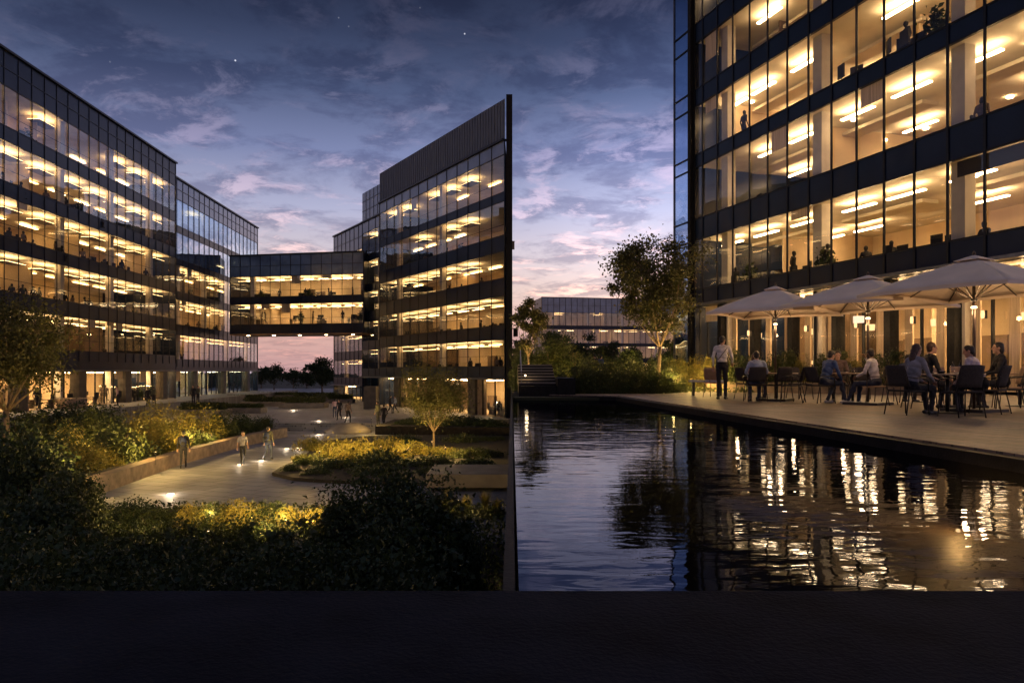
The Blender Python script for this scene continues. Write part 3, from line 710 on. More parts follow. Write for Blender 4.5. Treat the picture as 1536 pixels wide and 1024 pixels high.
for px, d, t in ((225, 41, 606), (240, 40, 603), (290, 44, 606), (205, 38, 612), (470, 43, 652), (520, 42, 655)):
    grass_clump(px, d, t, .3, 'feathery golden grass clump rising out of the courtyard shrubs', 'grass clumps in the courtyard beds')
# ground cover under the foreground shrubs
rng = np.random.default_rng(3); n = 26000
p = np.stack([rng.uniform(-20, -.2, n), rng.uniform(8, 24.2, n), rng.uniform(.03, .28, n)], 1); v, f = leaves(p, .09, rng)
o = bpy.data.objects.new('ground_cover', fast_mesh('ground_cover', v, f, M['leaf_dark'])); COL.objects.link(o); o['kind'] = 'stuff'
n = 16000
p = np.stack([rng.uniform(.3, 9, n), rng.uniform(26.8, 46, n), rng.uniform(.0, .22, n) + 3.7], 1); v, f = leaves(p, .07, rng)
o = bpy.data.objects.new('ground_cover', fast_mesh('ground_cover', v, f, M['leaf_mid'])); COL.objects.link(o); o['kind'] = 'stuff'

# trees
tree('broad dark tree at the left edge in front of the office block', PX(8, 34), 34, .3, 8.1, 3.1, 2.6, 11, nl=17000, ls=.105, nc=52, trunk_r=.14, fork=.3)
tree('young multi stemmed tree in the island bed, lit from below', PX(650, 42), 42, .12, 4.9, 2.15, 1.4, 23, nl=17000, ls=.07, nc=56, trunk_r=.06, fork=.2)
tree('open crowned tree lit from below beside the reflecting pool', PX(986, 29), 29, 3.7, 6.7, 2.15, 2.1, 31, nl=17000, ls=.08, nc=50, trunk_r=.075, fork=.27, csx=.235)
tree('small tree with yellow lit lower leaves at the garden edge by the retaining wall', PX(793, 33), 33, 3.7, 4.6, .95, 1.7, 37, nl=5200, ls=.07, nc=22, trunk_r=.05, fork=.33)
for i, (px, d, t, wd, lb, nl) in enumerate([(411, 150, 538, 40, 'far tree right of the blue block under the footbridge', 3000), (483, 125, 527, 44, 'round far tree left of the small block under the footbridge', 4500),
                                        (440, 185, 553, 40, 'small far tree in the gap beneath the footbridge', 1500), (460, 170, 556, 30, 'low far tree between two larger ones beneath the footbridge', 1200), (392, 170, 548, 34, 'hazy far tree tucked against the blue block', 1500)]):
    g = -.05; h = PZ(t, d) - g; cr = wd / 2 / F * d * 1.15
    tree(lb, PX(px, d), d, g, h, cr, h * .22, 50 + i, 'leaf_dark', nl, .24 if d < 160 else .32, .25, 20, .16)
for i, (px, d, t, wd, lb) in enumerate([(832, 62, 494, 52, 'dark tree before the left part of the far blue building'), (872, 66, 497, 56, 'wide dark tree before the middle of the far building'), (910, 60, 503, 50, 'dark tree left behind the pool tree'),
                                    (945, 56, 512, 46, 'small tree behind the crown of the pool tree'), (1010, 52, 498, 44, 'small tree between the pool tree and the glass corner'), (780, 70, 500, 40, 'dark tree behind the small lit garden tree')]):
    g = 3.7; h = PZ(t, d) - g; cr = wd / 2 / F * d * 1.1
    tree(lb, PX(px, d), d, g, h, cr, h * .12, 70 + i, 'leaf_dark', 3400, .14, .22, 20, .09)
def wood(name, x0, x1, y, g, h, n, ls, seed):
    rng = np.random.default_rng(seed); nb = int((x1 - x0) / (h * .55)); cx = rng.uniform(x0, x1, nb); hh = h * rng.uniform(.55, 1, nb)
    k = rng.integers(0, nb, n); th = rng.uniform(0, 2 * np.pi, n); cz = rng.uniform(0, 1, n); r = np.sqrt(1 - cz ** 2) * h * .5 * rng.uniform(.6, 1.05, n)
    p = np.stack([cx[k] + r * np.cos(th), y + r * np.sin(th), g + cz * hh[k]], 1); v, f = leaves(p, ls, rng)
    o = bpy.data.objects.new(name, fast_mesh(name, v, f, M['leaf_dark'])); COL.objects.link(o); o['kind'] = 'stuff'
wood('far_woodland', -260, -2, 330, -.05, 8.0, 14000, .9, 5)
wood('far_woodland', 2, 110, 180, 3.6, 6.0, 12000, .5, 6)
# right garden shrubs
RG = 'garden shrubs beyond the pool'
for k, a, d, t, w_, lb, gp in [('bigmid', 800, 42, 517, 52, 'leafy mound shrub above the garden steps', 'mound shrubs above the garden steps'), ('bigmid', 826, 40, 512, 56, 'leafy mound shrub above the garden steps', 'mound shrubs above the garden steps'),
                       ('bigmid', 858, 40, 512, 52, 'leafy mound shrub above the garden steps', 'mound shrubs above the garden steps'), ('bigmid', 778, 38, 520, 30, 'leafy mound shrub above the garden steps', 'mound shrubs above the garden steps'),
                       ('dark', 778, 31, 536, 26, 'dark shrub left of the garden steps', None), ('dark', 843, 27.2, 556, 22, 'dark shrub right of the garden steps', None)] + \
        [('bigmid', 872 + 27 * i, 26.6 + .1 * i, 546 + (i % 3) * 4, 50, 'dark leafy shrub of the hedge bank at the pool corner', 'hedge bank at the pool corner') for i in range(6)] + \
        [('mid', 885 + 30 * i, 31, 540, 50, 'shrub behind the hedge bank by the pool tree', 'second row behind the hedge bank') for i in range(5)] + \
        [('gold', 1022 + 24 * i, 30.5, 540 - (i % 2) * 4, 34, 'yellow lit low shrub between pool tree and glass corner', 'yellow shrubs below the glass corner') for i in range(3)]:
    shrub(k, a, d, t, w_, 3.68, lb, gp)
mb = MB().prism([(7.6, 28.6), (13.2, 23.6), (13.5, 24.0), (8.0, 29.2)], 3.70, 4.14)
tag(mb.build('planter', M['planter']), 'low stone planter trough behind the terrace tables', 'planter')
for i in range(13):
    t = i / 12; d = 28.9 - 5.0 * t; x = 7.9 + 5.3 * t
    e = shrub('gold' if i % 3 == 0 else 'mid', 768 + x / d * F, d, 538 - (i % 3) * 5, 36, 4.05, 'leafy shrub in the planter row before the cafe windows', 'planter shrubs before the cafe windows')
# garden steps with side walls
e = empty('garden_steps', (.22, 25.0, 3.70)); tag(e, 'broad stone steps climbing from the pool into the garden', 'steps')
for k in range(7): MB().box(.0, 1.3, .3 + .42 * k, 3.6, .36 + .105 * k, .36 + .105 * (k + 1)).build('step', M['concrete'], e)
for k in range(7): MB().box(.0, 1.3, .27 + .42 * k, .299 + .42 * k, .36 + .105 * k, .36 + .105 * k + .06).build('riser', M['granite_edge'], e)
MB().prism([(0, -.2), (1.3, -.2), (1.3, 3.6), (0, 3.6)], -.4, .355).build('landing', M['granite_edge'], e)
MB().prism([(1.31, -.35), (1.9, -.5), (1.9, 3.4), (1.31, 3.4)], -.4, .62).build('side_wall', M['granite_edge'], e)
MB().tube([(.1, .3, .3), (.1, .3, .85), (.1, 3.2, 1.65), (.1, 3.2, 1.1)], .016, 6).build('handrail', M['alu_pale'], e)

# planters and hedges on the upper plaza
for i, (px, d, wd, dp, hgt) in enumerate([(300, 66, 4.5, 1.6, .55), (352, 70, 5, 1.8, .5), (400, 84, 6, 2, .5), (452, 80, 5, 2, .55), (470, 98, 6, 2.4, .6), (420, 104, 7, 2.4, .6), (508, 92, 3.5, 1.6, .5), (365, 92, 5, 2, .6)]):
    e = empty('stone_planter', (PX(px, d), d, .5)); tag(e, 'pale stone planter trough with clipped hedge on the upper plaza', 'planter', 'planter troughs on the upper plaza')
    bevel(MB().box(-wd / 2, wd / 2, 0, dp, 0, hgt).build('trough', M['concrete'], e), .03)
    rng = np.random.default_rng(i); n = 1500
    p = np.stack([rng.uniform(-wd / 2 + .2, wd / 2 - .2, n), rng.uniform(.2, dp - .2, n), hgt + rng.uniform(0, .5, n) * (1 + .3 * np.sin(rng.uniform(0, 1) * 9))], 1)
    v, f = leaves(p, .13, rng); o = bpy.data.objects.new('hedge', fast_mesh('hedge', v, f, M['leaf_mid'])); COL.objects.link(o); o.parent = e
# round planter by the left block and the boulder-like plinth beside the steps
e = MB().lathe([(1.0, 0), (1.05, .05), (1.12, .8), (1.0, .84), (.9, .6)], 28).build('round_planter', M['planter'], None, True); e.location = (PX(108, 60), 60, 1.5)
tag(e, 'drum shaped stone planter at the foot of the left block', 'planter')
mb = MB().lathe([(1.75, 0), (1.7, .12), (1.35, .42), (.9, .62), (.55, .70)], 24); o = mb.build('stone_mound', M['concrete'], None, True); o.location = (PX(523, 54.6), 54.4, 0)
tag(o, 'low domed stone mound beside the courtyard steps', 'stone feature')
tag(bevel(MB().box(PX(545, 78), PX(564, 78), 78, 79.5, .5, 2.9).build('stone_block', M['stone_pier']), .03), 'tall dark stone block at the entrance of the stair block', 'stone block')

# ------------------------------------------------------------------ garden and path lights
def ground_light(px, py, g, P, label, name='ground_light'):
    d = (CZ - g) * F / (py - HZ); x = PX(px, d)
    o = MB().lathe([(.13, .0), (.13, .018), (.09, .022)], 16).build(name, M['lamp']); o.location = (x, d, g + .004); tag(o, label, 'ground light')
    lamp('ground_glow', 'POINT', (x, d - .05, g + .22), P * .6, (1, .76, .52), size=.08)
ground_light(256, 741, 0, 60, 'glowing ground light in the paving near the foreground hedge')
ground_light(360, 697, 0, 30, 'ground light beside the walking woman')
ground_light(392, 691, 0, 45, 'ground light at the feet of the walker with backpack')
ground_light(447, 672, 0, 60, 'ground light at the tip of the island bed')
ground_light(478, 652, 0, 60, 'ground light just below the courtyard steps')
ground_light(430, 673, 0, 40, 'ground light on the path between planter wall and island bed')
ground_light(478, 631, .5, 60, 'ground light on the upper plaza above the steps')
ground_light(520, 626, .5, 60, 'ground light on the upper plaza by the group of three')
ground_light(440, 615, .5, 90, 'ground light far back on the upper plaza')
lampshade_ = emit('step_lamp_glass', (1, .7, .4), 5)
SPK = 6.5
def spike(px, d, g, P, label, up=.42, dy=-.75, col=(1, .62, .18)):
    x = PX(px, d); e = empty('garden_spotlight', (x, d + dy, g)); tag(e, label, 'garden light', 'garden spotlights hidden among plants')
    MB().tube([(0, 0, -.05), (0, 0, up)], .012, 6).build('stake', M['metal_dk'], e)
    MB().tube([(0, 0, up), (0, .02, up + .10)], [.03, .045], 10).build('head', M['metal_dk'], e)
    MB().lathe([(.036, up + .102), (.030, up + .108)], 10, 0, .02).build('lens', M['lamp'], e)
    lamp('spot_glow', 'POINT', (0, 0, up + .2), P * SPK, col, .05, parent=e)
for px, d, g, P in ((112, 26.6, .45, 70), (245, 33.2, .45, 70), (225, 37.5, .45, 80), (290, 40.5, .45, 90), (270, 38, .45, 60), (325, 42, .45, 50), (150, 34, .45, 50), (60, 32.5, .45, 30),
                    (485, 36.3, .14, 70), (455, 37, .14, 50), (530, 37.2, .14, 70), (575, 38.5, .14, 70), (615, 37.5, .14, 50), (650, 41.2, .14, 45), (670, 38, .14, 50),
                    (480, 20.4, .0, 60), (440, 20.6, .0, 55), (390, 20.9, .0, 40), (330, 21.2, .0, 30), (150, 18.6, 0, 14), (20, 33.0, .45, 7), (690, 23.6, 0, 4), (655, 24.0, 0, 5), (560, 53.6, .62, 30), (250, 19.8, 0, 12), (330, 19.2, 0, 14), (410, 18.6, 0, 16), (470, 18.4, 0, 18), (150, 20, 0, 8), (655, 15.5, 0, 5)):
    spike(px, d, g, P, 'small hidden spotlight glowing yellow among the courtyard shrubs')
for px, d, P in ((992, 28.6, 26), (1004, 27.6, 14), (796, 32.6, 45), (1030, 29.3, 40), (1058, 29.0, 45), (865, 38.5, 40), (940, 54, 80), (1000, 50, 80)):
    spike(px, d, 3.7, P, 'small hidden spotlight glowing yellow among the garden shrubs')
o = MB().ell((0, 0, 0), (.035, .035, .035), 10, 6).build('step_light', lampshade_, None, True); o.location = (PX(788, 25.9), 25.9, PZ(563, 25.9)); tag(o, 'bright round light on the left side of the garden steps', 'light')
lamp('step_glow', 'POINT', (PX(790, 25.7), 25.6, PZ(561, 25.7)), 5)
# underwater lamp
dU = 1.56 * F / (790 - HZ)
o = MB().lathe([(.02, 0), (.02, .02), (.012, .03)], 16).build('underwater_light', M['lamp'], None, True); o.location = (PX(1437, 7.33), 7.33, 2.953)
tag(o, 'submerged lamp glowing on the pool floor near the terrace kerb', 'pool light')
lamp('underwater_glow', 'POINT', (PX(1437, 7.33), 7.33, 3.2), 30, (1, .58, .2), .05)
# ------------------------------------------------------------------ people
class Fig:
    """body primitives; the union is remeshed into one continuous skin"""
    def __init__(s): s.mb = MB(); s.seg = []
    def cap(s, a, b, ra, rb, mt, n=12):
        a, b = Vector(a), Vector(b); s.mb.tube([tuple(a), tuple(b)], [ra, rb], n); s.mb.ell(a, (ra,) * 3, 12, 7); s.mb.ell(b, (rb,) * 3, 12, 7)
        s.seg.append((a, b, ra, rb, mt))
    def blob(s, c, r, mt, rot=None):
        s.mb.ell(c, r, 18, 11, rot); s.seg.append((Vector(c), Vector(c), sum(r) / 3, sum(r) / 3, mt))
def rotm(yaw=0, pitch=0): return Matrix.Rotation(yaw, 3, 'Z') @ Matrix.Rotation(pitch, 3, 'X')
def person(label, loc, yaw, pose='stand', lean=0.05, head=(0, 0), arms=None, legs=None, shirt='white_shirt', pants='trouser', shoes='shoe', skin='skin', hair='hair', hairlen=0,
           voxel=.0075, H=1.75, hands=True, sleeve=True, skirt=False, group=None, extra=None, female=False, link=True):
    """local frame: x to the figure's right, y forward, z up"""
    k = H / 1.75; f = Fig(); mats = [M[skin], M[shirt], M[pants], M[shoes]]
    hz_ = {'stand': .93, 'walk': .91, 'sit': .545}[pose]
    hip = Vector((0, 0, hz_)); sl, cl = math.sin(lean), math.cos(lean)
    T = lambda x, y, z: hip + Vector((x, y * cl + z * sl, z * cl - y * sl))    # torso frame
    sw = .165 if female else .185
    # torso
    f.blob(T(0, -.01, .0), (.155, .115, .12), 2); f.blob(T(0, 0, .12), (.135 if not female else .12, .098, .13), 1)
    f.blob(T(0, .0, .27), (.15, .105, .15), 1); f.blob(T(0, .0, .40), (.165, .11, .13), 1)
    if female: f.blob(T(.06, .08, .36), (.06, .05, .06), 1); f.blob(T(-.06, .08, .36), (.06, .05, .06), 1)
    f.cap(T(-sw + .03, 0, .485), T(sw - .03, 0, .485), .062, .062, 1); f.cap(T(-.06, -.01, .50), T(.06, -.01, .50), .065, .065, 1)
    nk = T(0, -.01, .53); hc = T(0, .02, .53) + Vector((0, .015, .145))
    f.cap(nk, hc - Vector((0, .01, .06)), .052, .048, 0)
    Rh = rotm(head[0], head[1]); P = lambda x, y, z: hc + Rh @ Vector((x, y, z))
    f.blob(P(0, -.008, .025), (.074, .092, .092), 0, Rh); f.blob(P(0, .012, -.035), (.057, .072, .075), 0, Rh)
    f.cap(P(0, .085, .012), P(0, .100, -.018), .010, .014, 0, 8)           # nose
    f.cap(P(-.02, .082, -.048), P(.02, .082, -.048), .008, .008, 0, 8)     # lips
    f.cap(P(-.035, .074, .03), P(.035, .074, .03), .011, .011, 0, 8)       # brow
    f.blob(P(0, .062, -.088), (.03, .025, .022), 0, Rh)
    for s in (-1, 1): f.blob(P(s * .077, -.005, -.005), (.010, .020, .030), 0, Rh)
    # legs
    L = legs or {'stand': (((.09, .0, .49), (.10, -.03, .08)), ((-.09, .0, .49), (-.10, -.03, .08))),
                 'walk': (((.09, .17, .52), (.09, .16, .10)), ((-.09, .03, .49), (-.09, -.27, .16))),
                 'sit': (((.11, .42, .50), (.12, .40, .08)), ((-.11, .43, .50), (-.12, .36, .08)))}[pose]
    for s, (kn, an) in zip((1, -1), L):
        kn, an = Vector(kn), Vector(an); hj = hip + Vector((s * .085, .0, -.03))
        f.cap(hj, kn, .085, .057, 2, 14); f.cap(kn, an, .056, .040, 2, 12); f.blob(kn.lerp(an, .28) + Vector((0, -.018, 0)), (.05, .05, .11), 2)
        dr = Vector((0, 1, 0)); ft = an + Vector((s * .01, .155, -.045)); hl = an + Vector((0, -.045, -.035))
        if pose == 'walk' and an.y < 0: ft = an + Vector((0, .10, -.12)); hl = an + Vector((0, -.04, -.02))
        f.cap(hl, ft, .038, .033, 3); f.cap(an, hl.lerp(ft, .3), .038, .036, 3)
    # arms
    A = arms or [((.235, -.03, .22), (.245, .08, -.02)), ((-.235, -.03, .22), (-.245, .08, -.02))]
    for s, (e_, w_) in zip((1, -1), A):
        sh = T(s * sw, 0, .475); e = T(*e_) if len(e_) == 3 else hip; wr = T(*w_)
        f.cap(sh, e, .050, .040, 1 if sleeve else 1); f.cap(e, wr, .040, .028 if hands else .03, 1 if sleeve else 0)
        d = (wr - e).normalized(); up = Vector((0, 0, 1)); sd = d.cross(up)
        if sd.length < .2: sd = d.cross(Vector((0, 1, 0)))
        sd.normalize(); nrm = sd.cross(d).normalized()
        if nrm.z > 0: nrm = -nrm
        f.cap(wr, wr + d * .03, .025, .022, 0)
        if hands:
            pc = wr + d * .06; f.cap(pc - sd * .022, pc + sd * .022, .017, .017, 0, 8); f.cap(pc - sd * .018 + d * .035, pc + sd * .018 + d * .035, .016, .016, 0, 8)
            for q, ln in zip((-.036, -.013, .011, .033), (.058, .074, .080, .070)):
                a0 = pc + d * .04 + sd * q * .85; a1 = a0 + d * ln * .55 + nrm * .012 + sd * q * .12; a2 = a1 + d * ln * .32 + nrm * ln * .38
                f.cap(a0, a1, .0088, .008, 0, 8); f.cap(a1, a2, .008, .0068, 0, 8)
            t0 = wr + d * .035 + sd * .022 * s; t1 = t0 + sd * s * .038 + d * .035; f.cap(t0, t1, .011, .009, 0, 8); f.cap(t1, t1 + d * .03 + nrm * .008, .009, .0075, 0, 8)
        else: f.cap(wr + d * .03, wr + d * .14, .028, .018, 0)
    src = bpy.data.meshes.new('src'); src.from_pydata(f.mb.v, [], f.mb.f)
    ob = bpy.data.objects.new('person', src); COL.objects.link(ob)
    md = ob.modifiers.new('skin', 'REMESH'); md.mode = 'VOXEL'; md.voxel_size = voxel; md.use_smooth_shade = True
    sm = ob.modifiers.new('sm', 'SMOOTH'); sm.factor = .5; sm.iterations = 2 if voxel < .02 else 1
    dg = bpy.context.evaluated_depsgraph_get(); me = bpy.data.meshes.new_from_object(ob.evaluated_get(dg))
    bpy.data.objects.remove(ob); bpy.data.meshes.remove(src)
    nP = len(me.polygons); c = np.empty(nP * 3, np.float32); me.polygons.foreach_get('center', c); c = c.reshape(-1, 3)
    best = np.full(nP, 9.0); mi = np.zeros(nP, np.int32)
    for a, b, ra, rb, mt in f.seg:
        a_ = np.array(a); ab = np.array(b) - a_; L2 = (ab ** 2).sum()
        t = np.clip(((c - a_) @ ab) / L2, 0, 1) if L2 > 1e-9 else np.zeros(nP)
        dd = np.linalg.norm(c - (a_ + t[:, None] * ab), axis=1) - (ra + (rb - ra) * t)
        m_ = dd < best; best[m_] = dd[m_]; mi[m_] = mt
    me.materials.clear()
    for mm in mats: me.materials.append(mm)
    me.polygons.foreach_set('material_index', mi)
    co_ = np.empty(len(me.vertices) * 3, np.float32); me.vertices.foreach_get('co', co_); co_ = co_.reshape(-1, 3)
    if voxel < .02:   # soft folds in the cloth
        no = np.empty(len(me.vertices) * 3, np.float32); me.vertices.foreach_get('normal', no); no = no.reshape(-1, 3)
        wv = np.sin(co_[:, 2] * 46 + co_[:, 0] * 21 + 3 * np.sin(co_[:, 1] * 17)) * .003 + np.sin(co_[:, 2] * 19 - co_[:, 0] * 33 + H * 9) * .003
        hd = (co_[:, 2] < nk.z - .02); co_ += no * (wv * hd * (best.mean() * 0 + 1))[:, None]
    co_ *= k; me.vertices.foreach_set('co', co_.ravel()); me.update(); me.name = 'person'
    me.polygons.foreach_set('use_smooth', [True] * nP)
    o = bpy.data.objects.new('person', me); COL.objects.link(o); o.location = loc; o.rotation_euler = (0, 0, yaw); tag(o, label, 'person', group)
    # hair
    hb = MB(); hm = M[hair]
    hb.ell(tuple(k * P(0, -.018, .036)), tuple(k * x for x in (.082, .096, .092)), 18, 11, Rh)
    if hairlen: 
        hb.ell(tuple(k * P(0, -.06, -.03)), tuple(k * x for x in (.08, .055, .11)), 16, 10, Rh)
        if hairlen > 1: hb.ell(tuple(k * (P(0, -.085, -.13))), tuple(k * x for x in (.07, .045, .13)), 16, 10, Rh)
    else: hb.ell(tuple(k * P(0, -.045, -.015)), tuple(k * x for x in (.072, .055, .07)), 16, 10, Rh)
    hv = []
    for x, y, z in hb.v:       # ragged hairline, kept off the face
        q = Rh.inverted() @ (Vector((x, y, z)) / k - hc)
        if q.y > .052 and q.z < .062: q.y = .052 - (.062 - q.z) * .15
        q *= 1 + .018 * math.sin(q.x * 160 + q.z * 90); q = hc + Rh @ q; hv.append(tuple(q * k))
    hb.v = hv; hb.build('hair', hm, o, True)
    if voxel < .02:
        for s in (-1, 1): MB().ell(tuple(k * P(s * .030, .079, .008)), (.010, .006, .006), 8, 6).build('eye', M['eye'], o, True)
    if extra == 'backpack':
        bp_ = MB().ell(tuple(k * T(0, -.17, .30)), (.15, .10, .21), 16, 10); b_ = bp_.build('backpack', M['navy'], None, True); b_.location = loc; b_.rotation_euler = (0, 0, yaw)
        st = MB()
        for s in (-1, 1): st.tube([tuple(k * T(s * .10, -.10, .46)), tuple(k * T(s * .10, .0, .555)), tuple(k * T(s * .11, .11, .44)), tuple(k * T(s * .12, .09, .26)), tuple(k * T(s * .12, -.09, .18))], .016, 6)
        st.build('strap', M['navy'], b_); pk = MB().ell(tuple(k * T(0, -.26, .22)), (.10, .035, .09), 12, 8).build('pocket', M['black'], b_, True)
        tag(b_, 'dark backpack worn by the walker nearest the ' + ('planter wall' if loc[0] < -15 else 'island bed'), 'backpack')
    if extra == 'apron':
        st = MB().tube([tuple(k * T(.15, -.09, .46)), tuple(k * T(.02, -.115, .28)), tuple(k * T(-.12, -.09, .10))], .009, 6); st.build('strap', M['suit'], o)
        MB().lathe([(.152 * k, .0), (.155 * k, .04)], 24, 0, 0).build('belt', M['suit'], o).location = (0, 0, k * hz_ + .055)
    return o
def at(px, d, g): return (PX(px, d), d, g)
GT = 3.76
# courtyard walkers (yaw 0 faces away from the camera)
dW = lambda py, g=0: (CZ - g) * F / (py - HZ)
person('woman in a grey top and dark leggings walking along the lit path', at(364, dW(697), 0), R(-150), 'walk', .04, shirt='grey', pants='trouser', hair='hair_br', hairlen=1, female=True, H=1.68, sleeve=False,
       arms=[((.22, -.08, .24), (.24, -.02, .0)), ((-.21, .0, .22), (-.22, .16, .06))], voxel=.009)
person('man in dark clothes with a backpack walking away on the path', at(402, dW(690), 0), R(-8), 'walk', .03, shirt='olive', pants='jeans', H=1.78, extra='backpack', voxel=.009)
person('man in dark clothes standing close to the low planter wall', at(275, 34.4, 0), R(20), 'walk', .05, shirt='suit', pants='trouser', H=1.8, extra='backpack', voxel=.010)
person('person in a pink top on the plaza above the steps, left of three', at(502, dW(626, .5), .5), R(10), 'stand', .03, shirt='pink', pants='jeans', hairlen=1, female=True, H=1.66, voxel=.014, hands=False)
person('person in black on the plaza above the steps, middle of three', at(509, dW(630, .5), .5), R(170), 'walk', .03, shirt='suit', pants='trouser', H=1.76, voxel=.014, hands=False)
person('person in brown with a bag on the plaza, right of three', at(522, dW(635, .5), .5), R(-20), 'walk', .03, shirt='brownsh', pants='trouser', H=1.8, voxel=.014, hands=False)
person('tall dark figure by the right end of the steps, the upper one', at(567, dW(638, .5), .5), R(60), 'stand', .03, shirt='olive', pants='trouser', H=1.85, voxel=.014, hands=False)
person('dark figure by the right end of the steps, the lower one', at(576, 56.2, .25), R(30), 'walk', .03, shirt='suit', pants='trouser', H=1.8, voxel=.014, hands=False)
person('dark clothed person at the entrance of the right block', at(585, dW(620, .5), .5), R(-60), 'walk', .03, shirt='suit', pants='trouser', H=1.78, voxel=.014, hands=False)
person('person in a pale top at the entrance of the right block', at(593, dW(619, .5), .5), R(120), 'walk', .03, shirt='lblue', pants='jeans', H=1.7, voxel=.014, hands=False)
person('person in navy at the far garden path behind the hedge', at(893, 48, 3.9), R(30), 'stand', .03, shirt='suit', pants='trouser', H=1.75, voxel=.014, hands=False)
person('person in blue at the far garden path behind the hedge', at(901, 48.4, 3.9), R(-40), 'stand', .03, shirt='blue', pants='jeans', H=1.7, voxel=.014, hands=False)
for i, px in enumerate((222, 231, 176, 290, 297, 118)):
    d = 62 + i * 1.5
    person('dark clothed visitor standing outside the ground floor of the left block', at(px, d, 1.5), R(60 * i), 'stand', .04, shirt=('suit', 'olive', 'pink')[i % 3], pants='trouser', H=1.7 + .03 * (i % 4), voxel=.016, hands=False, group='visitors outside the left block')
# terrace guests
person('standing waiter in white shirt and black trousers at the left table', at(1083, 20.6, GT), R(-28), 'stand', .06, head=(R(-25), R(-18)), H=1.80, extra='apron',
       arms=[((.26, .02, .24), (.22, .24, .10)), ((-.235, -.05, .22), (-.24, .05, .0))], voxel=.0065)
person('seated man in a pale blue shirt with his back turned at the left table', at(1137, 19.1, GT), R(-6), 'sit', .28, head=(R(-10), R(-12)), shirt='lblue', pants='jeans', hair='hair',
       arms=[((.27, .10, .26), (.15, .34, .18)), ((-.27, .10, .26), (-.15, .34, .18))], voxel=.0065)
person('seated guest in a pink blouse on the left side of the left table', at(1126, 20.4, GT), R(-70), 'sit', .22, shirt='pink', pants='jeans', hair='hair_br', hairlen=1, female=True, H=1.7,
       arms=[((.22, .14, .24), (.12, .36, .20)), ((-.22, .14, .24), (-.12, .36, .20))], voxel=.0075)
person('seated man in a blue shirt leaning over the middle table', at(1236, 18.0, GT), R(-72), 'sit', .36, head=(0, R(-18)), shirt='blue', pants='jeans', shoes='shoe_w',
       arms=[((.25, .16, .24), (.10, .40, .18)), ((-.25, .16, .24), (-.12, .40, .18))], legs=(((.11, .42, .50), (.14, .52, .08)), ((-.11, .43, .50), (-.12, .20, .08))), voxel=.0065)
person('seated man in a brown shirt facing us behind the middle table', at(1256, 19.2, GT), R(160), 'sit', .20, head=(0, R(-15)), shirt='brownsh', pants='trouser', skin='skin',
       arms=[((.25, .12, .24), (.08, .32, .22)), ((-.25, .12, .24), (-.08, .32, .22))], voxel=.0065)
person('seated man in a white shirt with a raised hand on the tan chair', at(1314, 17.3, GT), R(42), 'sit', .20, head=(R(-20), R(-14)), shirt='white_shirt', pants='jeans', shoes='shoe_w', skin='skin_dk',
       arms=[((.30, .16, .38), (.13, .17, .60)), ((-.25, .12, .24), (-.10, .36, .20))], legs=(((.11, .42, .50), (.14, .46, .08)), ((-.11, .43, .50), (-.12, .60, .09))), voxel=.0065)
person('man in a black suit jacket behind the front table facing right', at(1386, 15.6, GT), R(-95), 'sit', .22, shirt='suit', pants='trouser', hair='hair_br', H=1.86,
       arms=[((.25, .14, .22), (.12, .38, .14)), ((-.25, .14, .22), (-.12, .38, .14))], voxel=.0065)
person('seated woman in a grey sweater on the left side of the front table', at(1368, 13.4, GT), R(-70), 'sit', .16, head=(0, R(-10)), shirt='grey', pants='trouser', hair='hair_br', hairlen=2, female=True, H=1.70,
       arms=[((.22, .14, .22), (.12, .38, .15)), ((-.22, .14, .22), (-.12, .38, .15))], legs=(((.10, .42, .50), (.12, .34, .08)), ((-.10, .43, .50), (-.12, .50, .08))), voxel=.0065)
person('seated guest in a lavender shirt leaning on the right of the front table', at(1473, 13.9, GT), R(38), 'sit', .38, head=(R(20), R(-16)), shirt='lav', pants='trouser', hair='hair', hairlen=0,
       arms=[((.27, .14, .24), (.16, .38, .16)), ((-.27, .14, .24), (-.13, .40, .16))], voxel=.0065)
person('guest in a black coat near the right edge facing left', at(1505, 15.4, GT), R(72), 'sit', .12, shirt='suit', pants='trouser', hair='hair', hairlen=1, female=True, H=1.84,
       arms=[((.22, .14, .22), (.12, .36, .18)), ((-.22, .14, .22), (-.12, .36, .18))], voxel=.0075)
person('guest in dark blue bent over a table behind the tan chair', at(1352, 18.6, GT), R(-60), 'sit', .55, shirt='navy', pants='trouser', hair='hair', H=1.7,
       arms=[((.25, .16, .24), (.12, .38, .22)), ((-.25, .16, .24), (-.12, .38, .22))], voxel=.0075)

